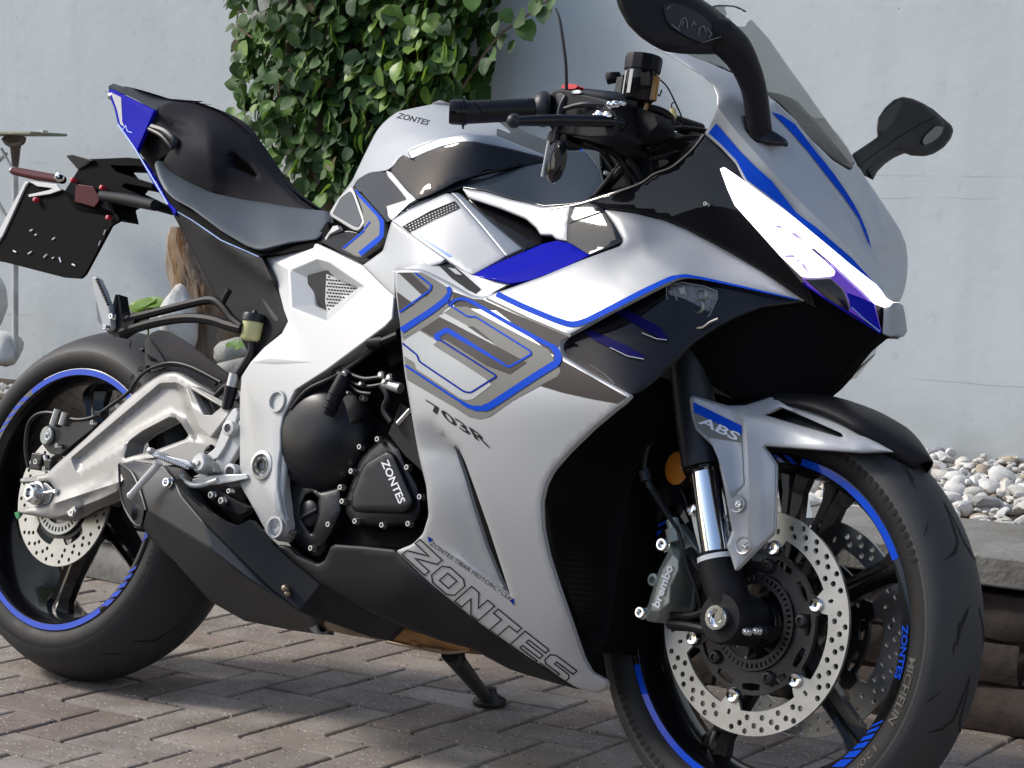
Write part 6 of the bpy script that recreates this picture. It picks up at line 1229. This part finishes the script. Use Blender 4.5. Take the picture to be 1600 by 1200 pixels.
def arch():
    V = []; F = []; ths = np.radians(np.linspace(114, 50.5, 30)); prof = [(.300,.068),(.308,.067),(.316,.060),(.321,.045),(.3245,.025),(.326,0)]; prof = prof+[(r, -w) for r, w in prof[::-1][1:]]
    for i, th in enumerate(ths):
        k = min(1, (i)/3+.6) if i < 3 else 1; tip = max(0, (i-22)/7); 
        for r, w in prof: V.append(ring_pts(CFr, np.array([th+ (0 if tip == 0 else 0)]), np.array([r-.004*tip]), w*(1-.75*tip**1.3))[0])
    L = len(prof)
    for i in range(len(ths)-1):
        for j in range(L-1): F.append((i*L+j, i*L+j+1, i*L+L+j+1, i*L+L+j))
    mb = MB(); mb.add(V, F); o = xf(mb, St).build('mudguard_arch', 'mblack', bike, fixn=True, ang=60); m_ = o.modifiers.new('solid', 'SOLIDIFY'); m_.thickness = .003; return o
arch()
# ---------------------------------------------------------------- handlebar, controls
hb_ = [(726,176,.345),(800,172,.29),(850,170,.25)]
mb = MB(); stube(mb, hb_, [.0165,.0165,.0160], 28); gp = mb.build('handgrip', 'hose', bike)
mb = MB()
for k in range(7):
    t0 = .1+k*.12; A_ = SB(*hb_[0])*(1-t0)+SB(*hb_[2])*t0; A2 = SB(*hb_[0])*(1-t0-.1)+SB(*hb_[2])*(t0+.1); 
    ax_ = unit(A2-A_); u_ = unit(np.cross(ax_, [0,0,1])); u_ = -u_ if u_[1] > 0 else u_; v_ = np.cross(ax_, u_); v_ = v_ if v_[2] > 0 else -v_
    pa = [A_+(A2-A_)*s+.0167*(math.cos(g)*u_+math.sin(g)*v_) for s, g in zip(np.linspace(0,1,6), np.linspace(-.5 if k%2 else .9, .9 if k%2 else -.5, 6))]; mb.tube(pa, .0009, 5)
mb.build('grip_pattern', 'void', gp)
mb = MB(); ga, gb_ = SB(702,175,.36), SB(726,176,.345); dd_ = unit(gb_-ga); mb.lathe(ga, [(.0,.012),(.009,.012),(.0105,.0),(.0165,-.0),(.018,.004),(.018,.024),(.0165,.026)], 28, axis=dd_); mb.lathe(gb_-dd_*.002, [(.016,-.002),(.0235,-.001),(.0235,.002),(.016,.003)], 28, axis=dd_); mb.build('bar_end', 'gblack', bike, ang=40)
mb = MB(); gc = SB(846,170,.252); mb.lathe(gc, [(.016,-.012),(.022,-.008),(.0265,.0),(.0265,.006),(.022,.012),(0,.012)], 28, axis=dd_); mb.build('throttle_flange', 'char', bike)
def blk(name, pts, w, depth, m, bev=.004, rnd=4): return slab(name, pts, w, depth, m, bike, bevel=bev, steer=True, rnd=rnd)
blk('switch_housing', [(856,150),(866,140),(882,138),(905,145),(928,150),(960,158),(966,190),(960,214),(920,216),(880,210),(862,205),(852,190)], .245, .06, 'mblack')
facet('housing_seam', [(868,147,.248),(876,144,.248),(884,149,.248),(877,180,.25),(872,202,.25),(866,200,.25),(868,175,.25)], [tuple(range(7))], 'char', bike, thick=.01, bevel=.002, steer=True)
blk('kill_switch', [(876,137),(880,131),(898,131),(903,135),(898,139),(884,139)], .235, .02, 'red', .002, 2)
blk('switch_label', [(893,142),(904,140),(908,143),(905,146),(893,146)], .247, .004, 'wdecal', .0008, 1)
blk('master_cylinder', [(884,152),(920,148),(970,156),(1000,168),(1022,178),(1028,195),(1010,212),(980,218),(955,216),(930,212),(885,203)], .20, .04, 'mblack')
mb = MB(); stube(mb, [(912,147,.235),(926,150,.23),(960,155,.22),(995,160,.20)], [.0085,.010,.011,.010], 16, smooth=2); mb.build('master_piston', 'char', bike)
mb = MB(); stube(mb, [(882,170,.26),(900,165,.255),(920,163,.25),(948,165,.24)], [.003,.004,.005,.005], 10, smooth=3); stube(mb, [(884,150,.26),(876,165,.262),(872,185,.262),(870,203,.26)], .003, 8, smooth=3); mb.build('throttle_cable', 'char', bike)
mb = MB()
for (x, y, r) in ((953,164,.006),(961,163,.006),(936,180,.008),(948,182,.008),(930,183,.006),(972,162,.004)): mb.lathe(SB(x, y, .25), [(0,.006),(r*.7,.004),(r,0),(r,-.004)], 14, axis=SM@np.array([0,-1,0]))
mb.build('lever_adjuster', 'chrome', bike)
# brake lever
mb = MB(); stube(mb, [(804,189,.345),(820,189,.335),(870,188,.30),(930,189,.262),(960,190,.24),(978,196,.23)], [.006,.0072,.0085,.0085,.009,.009], 14, smooth=3); lv_ = mb.build('brake_lever', 'gblack', bike, ang=60)
mb = MB(); c_ = SB(803,189,.346); V_, F_ = IV*.0108, IF; mb.add(V_+c_, F_); mb.build('lever_ball', 'char', lv_, ang=180)
# bar-end view of the folded signal light on the lever perch
mb = MB(); c_ = SB(869,252,.262); mb.lathe(c_, [(0,.018),(.009,.017),(.011,.010),(.012,0),(.011,-.012),(.008,-.020),(0,-.022)], 24, axis=(.85,-.5,0)); mb.v = [tuple(np.array([c_[0]+(v[0]-c_[0]), c_[1]+(v[1]-c_[1]), c_[2]+(v[2]-c_[2])*2.7])) for v in mb.v]; mb.build('switch_knob', 'gblack', bike, ang=60)
mb = MB(); mb.tube([c_+np.array([-.008,-.014,.026]), c_+np.array([-.009,-.015,-.026])], .002, 8); mb.build('knob_highlight_trim', 'cast', bike)
mb = MB(); stube(mb, [(868,222,.262),(870,205,.262)], .005, 10); mb.build('knob_stalk', 'mblack', bike)
# clip-on bars, fork tops, cables
mb = MB(); stube(mb, [(900,215,.20),(930,212,.18),(960,220,.16),(985,236,.14),(1000,245,.12)], [.015,.015,.014,.013,.013], 14, smooth=3); stube(mb, [(862,212,.24),(880,222,.22),(905,222,.20)], .012, 12, smooth=3); mb.build('clip_on_bar', 'mblack', bike)
mb = MB(); stube(mb, [(985,190,.105),(1006,285,.105),(1012,310,.105)], .0185, 24); mb.build('fork_top', 'engine', bike); mb = MB(); stube(mb, [(1003,185,.09),(1022,285,.09)], .012, 16); mb.build('steering_stem', 'gblack', bike)
mb = MB(); P_ = [SM.T@(SB(985,190,.105)-A0)+A0, SM.T@(SB(1012,310,.105)-A0)+A0]; mb.tube([St(q*np.array([1,-1,1])) for q in P_], .0185, 20); mb.build('fork_top', 'engine', bike)
mb = MB(); mb.tube([St((SM.T@(SB(*q)-A0)+A0)*np.array([1,-1,1])) for q in hb_], .0165, 20); mb.build('handgrip', 'hose', bike)
blk('top_yoke', [(962,203),(1000,194),(1030,197),(1038,210),(1014,226),(978,230)], .12, .24, 'mblack')
mb = MB()
for pts, r in (([(965,160,.20),(1000,166,.19),(1030,172,.17),(1048,184,.15),(1046,200,.13),(1030,212,.10)], .0055),([(965,167,.20),(1000,172,.19),(1025,178,.17),(1040,192,.15),(1034,206,.12)], .0035),([(960,232,.15),(972,250,.14),(984,270,.13),(1000,290,.12)], .004),([(968,232,.15),(985,250,.14),(1002,280,.13)], .004),([(925,312,.14),(945,288,.14),(965,262,.13),(980,240,.12)], .004),([(940,300,.13),(962,276,.13),(975,262,.13)], .007),([(1018,208,.10),(1060,200,.08),(1110,206,.05)], .004),([(1012,236,.12),(1040,222,.10),(1072,216,.08),(1100,216,.05)], .0045),([(1015,250,.13),(1040,244,.12),(1060,238,.10)], .004),([(880,215,.25),(895,225,.22),(930,230,.18),(960,240,.15),(975,262,.13),(985,292,.12)], .005),([(910,222,.22),(940,236,.18),(958,260,.14)], .004)): stube(mb, pts, r, 8, smooth=4)
mb.build('control_cables', 'hose', bike)
mb = MB(); mb.tube([B(1040,185,.02), B(1062,192,.0), B(1095,203,-.04)], .010, 10); mb.tube([B(1048,192,.02), B(1075,206,.0), B(1110,214,-.05)], .007, 10); mb.build('dash_bracket', 'mblack', bike)
mb = MB(); mb.tube([B(905,212,.16), B(915,214,.16)], .006, 8); 
for x, y in ((935,208),(940,214),(948,217),(960,222),(947,270)): mb.lathe(SB(x, y, .20), [(0,.004),(.0035,.002),(.0035,-.004)], 10)
mb.build('cable_ends', 'alu', bike)
panel('inner_cockpit', [(918,313),(938,296),(945,282),(975,262),(1010,270),(1040,258),(1060,240),(1090,215),(1100,209),(1085,228),(1068,246),(1048,261),(1022,271),(1000,286),(960,301)], [(918,313,.155),(945,282,.08),(1010,270,.06),(1090,215,.10),(1022,271,.13)], 'void', bike, thick=.01, edge=None)
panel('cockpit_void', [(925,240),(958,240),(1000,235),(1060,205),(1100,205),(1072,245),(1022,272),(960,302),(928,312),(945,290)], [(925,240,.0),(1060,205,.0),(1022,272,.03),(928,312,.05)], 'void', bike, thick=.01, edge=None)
# front brake fluid reservoir on its bracket
rc = SB(1001,128,.20); mb = MB(); mb.lathe(rc, [(0,-.030),(.018,-.030),(.0225,-.026),(.0235,.015),(.0235,.020),(0,.020)], 32, axis=(0,0,1), up=(1,0,0)); rs = mb.build('fluid_reservoir', 'gblack', bike, ang=50)
mb = MB(); mb.lathe(rc, [(.0235,.014),(.0262,.015),(.0268,.032),(.0255,.037),(.020,.038),(0,.038)], 12, axis=(0,0,1), up=(1,0,0)); mb.build('reservoir_cap', 'mblack', rs, ang=20)
for a0_, a1_ in ((-2.35,-2.1),(-1.75,-1.5)): mb = MB(); mb.lathe(rc, [(.0240,-.022),(.0240,.012)], 6, axis=(0,0,1), up=(1,0,0), a0=a0_, a1=a1_); mb.build('level_window', 'ldecal', rs)
mb = MB(); mb.tube([rc+np.array([.020,.004,-.026]), rc+np.array([.020,.004,.008])], .008, 12); mb.tube([rc+np.array([.012,.006,-.03]), rc+np.array([.010,.006,-.055])], .0035, 10); mb.build('reservoir_hose', 'orange', bike)
mb = MB(); mb.box(SB(972,141,.21), (.012,.02,.034)); mb.build('reservoir_bracket', 'char', bike, bevel=.001)
mb = MB(); mb.lathe(SB(958,119,.215), [(.0,.006),(.009,.006),(.011,.003),(.011,-.004)], 12, axis=(0,-.3,1)); mb.tube([SB(950,127,.215), SB(975,122,.21)], .005, 8); mb.build('reservoir_bolt', 'mblack', bike)
mb = MB(); 
for pts, r in (([(1028,122,.17),(1042,135,.16),(1055,160,.14),(1064,180,.12),(1068,198,.10)], .0012),([(1030,120,.17),(1026,140,.17),(1030,150,.17),(1034,140,.17)], .0012),([(1055,180,.13),(1049,165,.13),(1054,160,.13),(1060,172,.13)], .0010)): stube(mb, pts, r, 6, smooth=4)
mb.build('tag_wire', 'hose', bike)
mb = MB(); stube(mb, [(1051,170,.13),(1054,185,.13)], .004, 6); mb.build('cable_tie_tag', 'fluid', bike)
mb = MB(); stube(mb, [(868,13,.245),(872,22,.245),(875,34,.247),(879,60,.25),(884,100,.252),(885,140,.252)], [.0010,.0018,.0022,.0024,.0025,.0026], 8, smooth=4); mb.build('antenna', 'hose', bike)
# ---------------------------------------------------------------- mirrors
MR = [(952,-70),(958,-20),(966,12),(980,38),(1000,58),(1022,73),(1050,77),(1085,78),(1108,78),(1128,72),(1140,58),(1138,40),(1125,22),(1108,8),(1085,-8),(1040,-30),(1000,-60)]
mr, MF = panel('mirror', MR, [(952,-70,.40),(966,12,.38),(1022,73,.34),(1108,78,.265),(1138,40,.24),(1085,-8,.29),(1000,-60,.36)], 'mblack', bike, thick=.022, edge=(20,.018), step=8, rnd=6)
mb = MB(); mb.tube([B(1108,44,.252), B(1124,54,.238), B(1148,76,.212), (B(1166,106,.188)), B(1178,140,.165), B(1184,180,.146), B(1186,216,.128)], [.016,.0245,.0235,.0198,.0178,.0175,.0195], 24, smooth=5); mb.build('mirror_stem', 'mblack', mr, ang=70)
panel('mirror_indicator', [(1036,10),(1050,4),(1075,12),(1110,28),(1141,52),(1128,58),(1110,64),(1096,68),(1075,58),(1048,42),(1040,28)], MF, mat('mirror_lens', (.10,.09,.09), .12, 0, 1, .03), bike, thick=.004, edge=(5,.003), rnd=3, step=7) if False else None
D = Dec(MF, .0012); lens = mat('mirror_lens', (.022,.018,.019), .4, 0, .3, .05, spec=.2); Mt['mlens'] = lens
D.poly([(1036,9),(1052,4),(1078,12),(1100,26),(1112,40),(1110,58),(1096,66),(1075,58),(1048,42),(1040,28)], 'mlens', 2, rnd=2); D.build('mirror_indicator', mr)
D = Dec(MF, .0012)
for pts in ([(1061,44),(1064,32),(1070,27),(1074,34),(1074,45)],[(1066,40),(1068,33)],[(1080,42),(1084,34),(1088,40)],[(1091,54),(1093,44),(1100,40),(1103,50)],[(1104,44),(1112,52),(1108,60)],[(1042,14),(1048,9)],[(1098,66),(1118,60),(1134,55)],[(1050,38),(1062,48)]): D.line(pts, 1.2, 'gdecal', 4)
D.build('indicator_facets', mr)
panel('mirror_base', [(1157,181),(1166,180),(1166,200),(1175,212),(1195,206),(1206,203),(1222,214),(1227,222),(1224,227),(1196,225),(1178,218),(1164,204)], [(1157,181,.150),(1195,206,.136),(1227,222,.118),(1178,218,.142)], 'gblack', bike, thick=.01, edge=(3,.002), extra=lambda Q: .006+0*Q[:,0])
MR2 = [(1331,241),(1352,227),(1371,214),(1370,200),(1372,184),(1382,169),(1396,156),(1410,151),(1426,154),(1444,162),(1462,178),(1474,188),(1477,197),(1473,209),(1462,223),(1446,233),(1432,237),(1410,236),(1400,232),(1383,239),(1368,249),(1356,261),(1349,275),(1343,266),(1336,254)]
m2, M2F = panel('mirror', MR2, [(1331,240,-.10),(1349,275,-.11),(1372,225,-.19),(1400,153,-.24),(1432,155,-.30),(1477,195,-.38),(1446,235,-.33),(1400,235,-.24)], 'mblack', bike, thick=.03, edge=(6,.010), step=6, rnd=3)
D = Dec(M2F, .0018); D.line([(1343,258),(1372,238),(1405,214),(1440,193),(1462,183)], .9, 'void', 1); D.poly([(1372,205),(1376,182),(1388,168),(1404,157),(1412,158),(1402,175),(1395,192),(1380,206)], 'gblack', 1, rnd=3); D.build('mirror_seam', m2)
D = Dec(M2F, .002); D.poly([(1446,212),(1462,197),(1474,198),(1471,209),(1458,221),(1444,227),(1441,220)], 'gdecal', 2, rnd=3); D.build('mirror_indicator', m2)
# dark underside so nothing shows through
mb = MB(); mb.box((.93,0,.36), (.50,.20,.26)); mb.build('sump', 'void', bike, bevel=.02)
mb = MB(); mb.box((.62,0,.60), (.5,.16,.34)); mb.build('airbox', 'void', bike, bevel=.02)
mb = MB(); mb.tube([(.44,0,.46),(.40,0,.70)], .03, 16); mb.build('shock_absorber', 'mblack', bike)
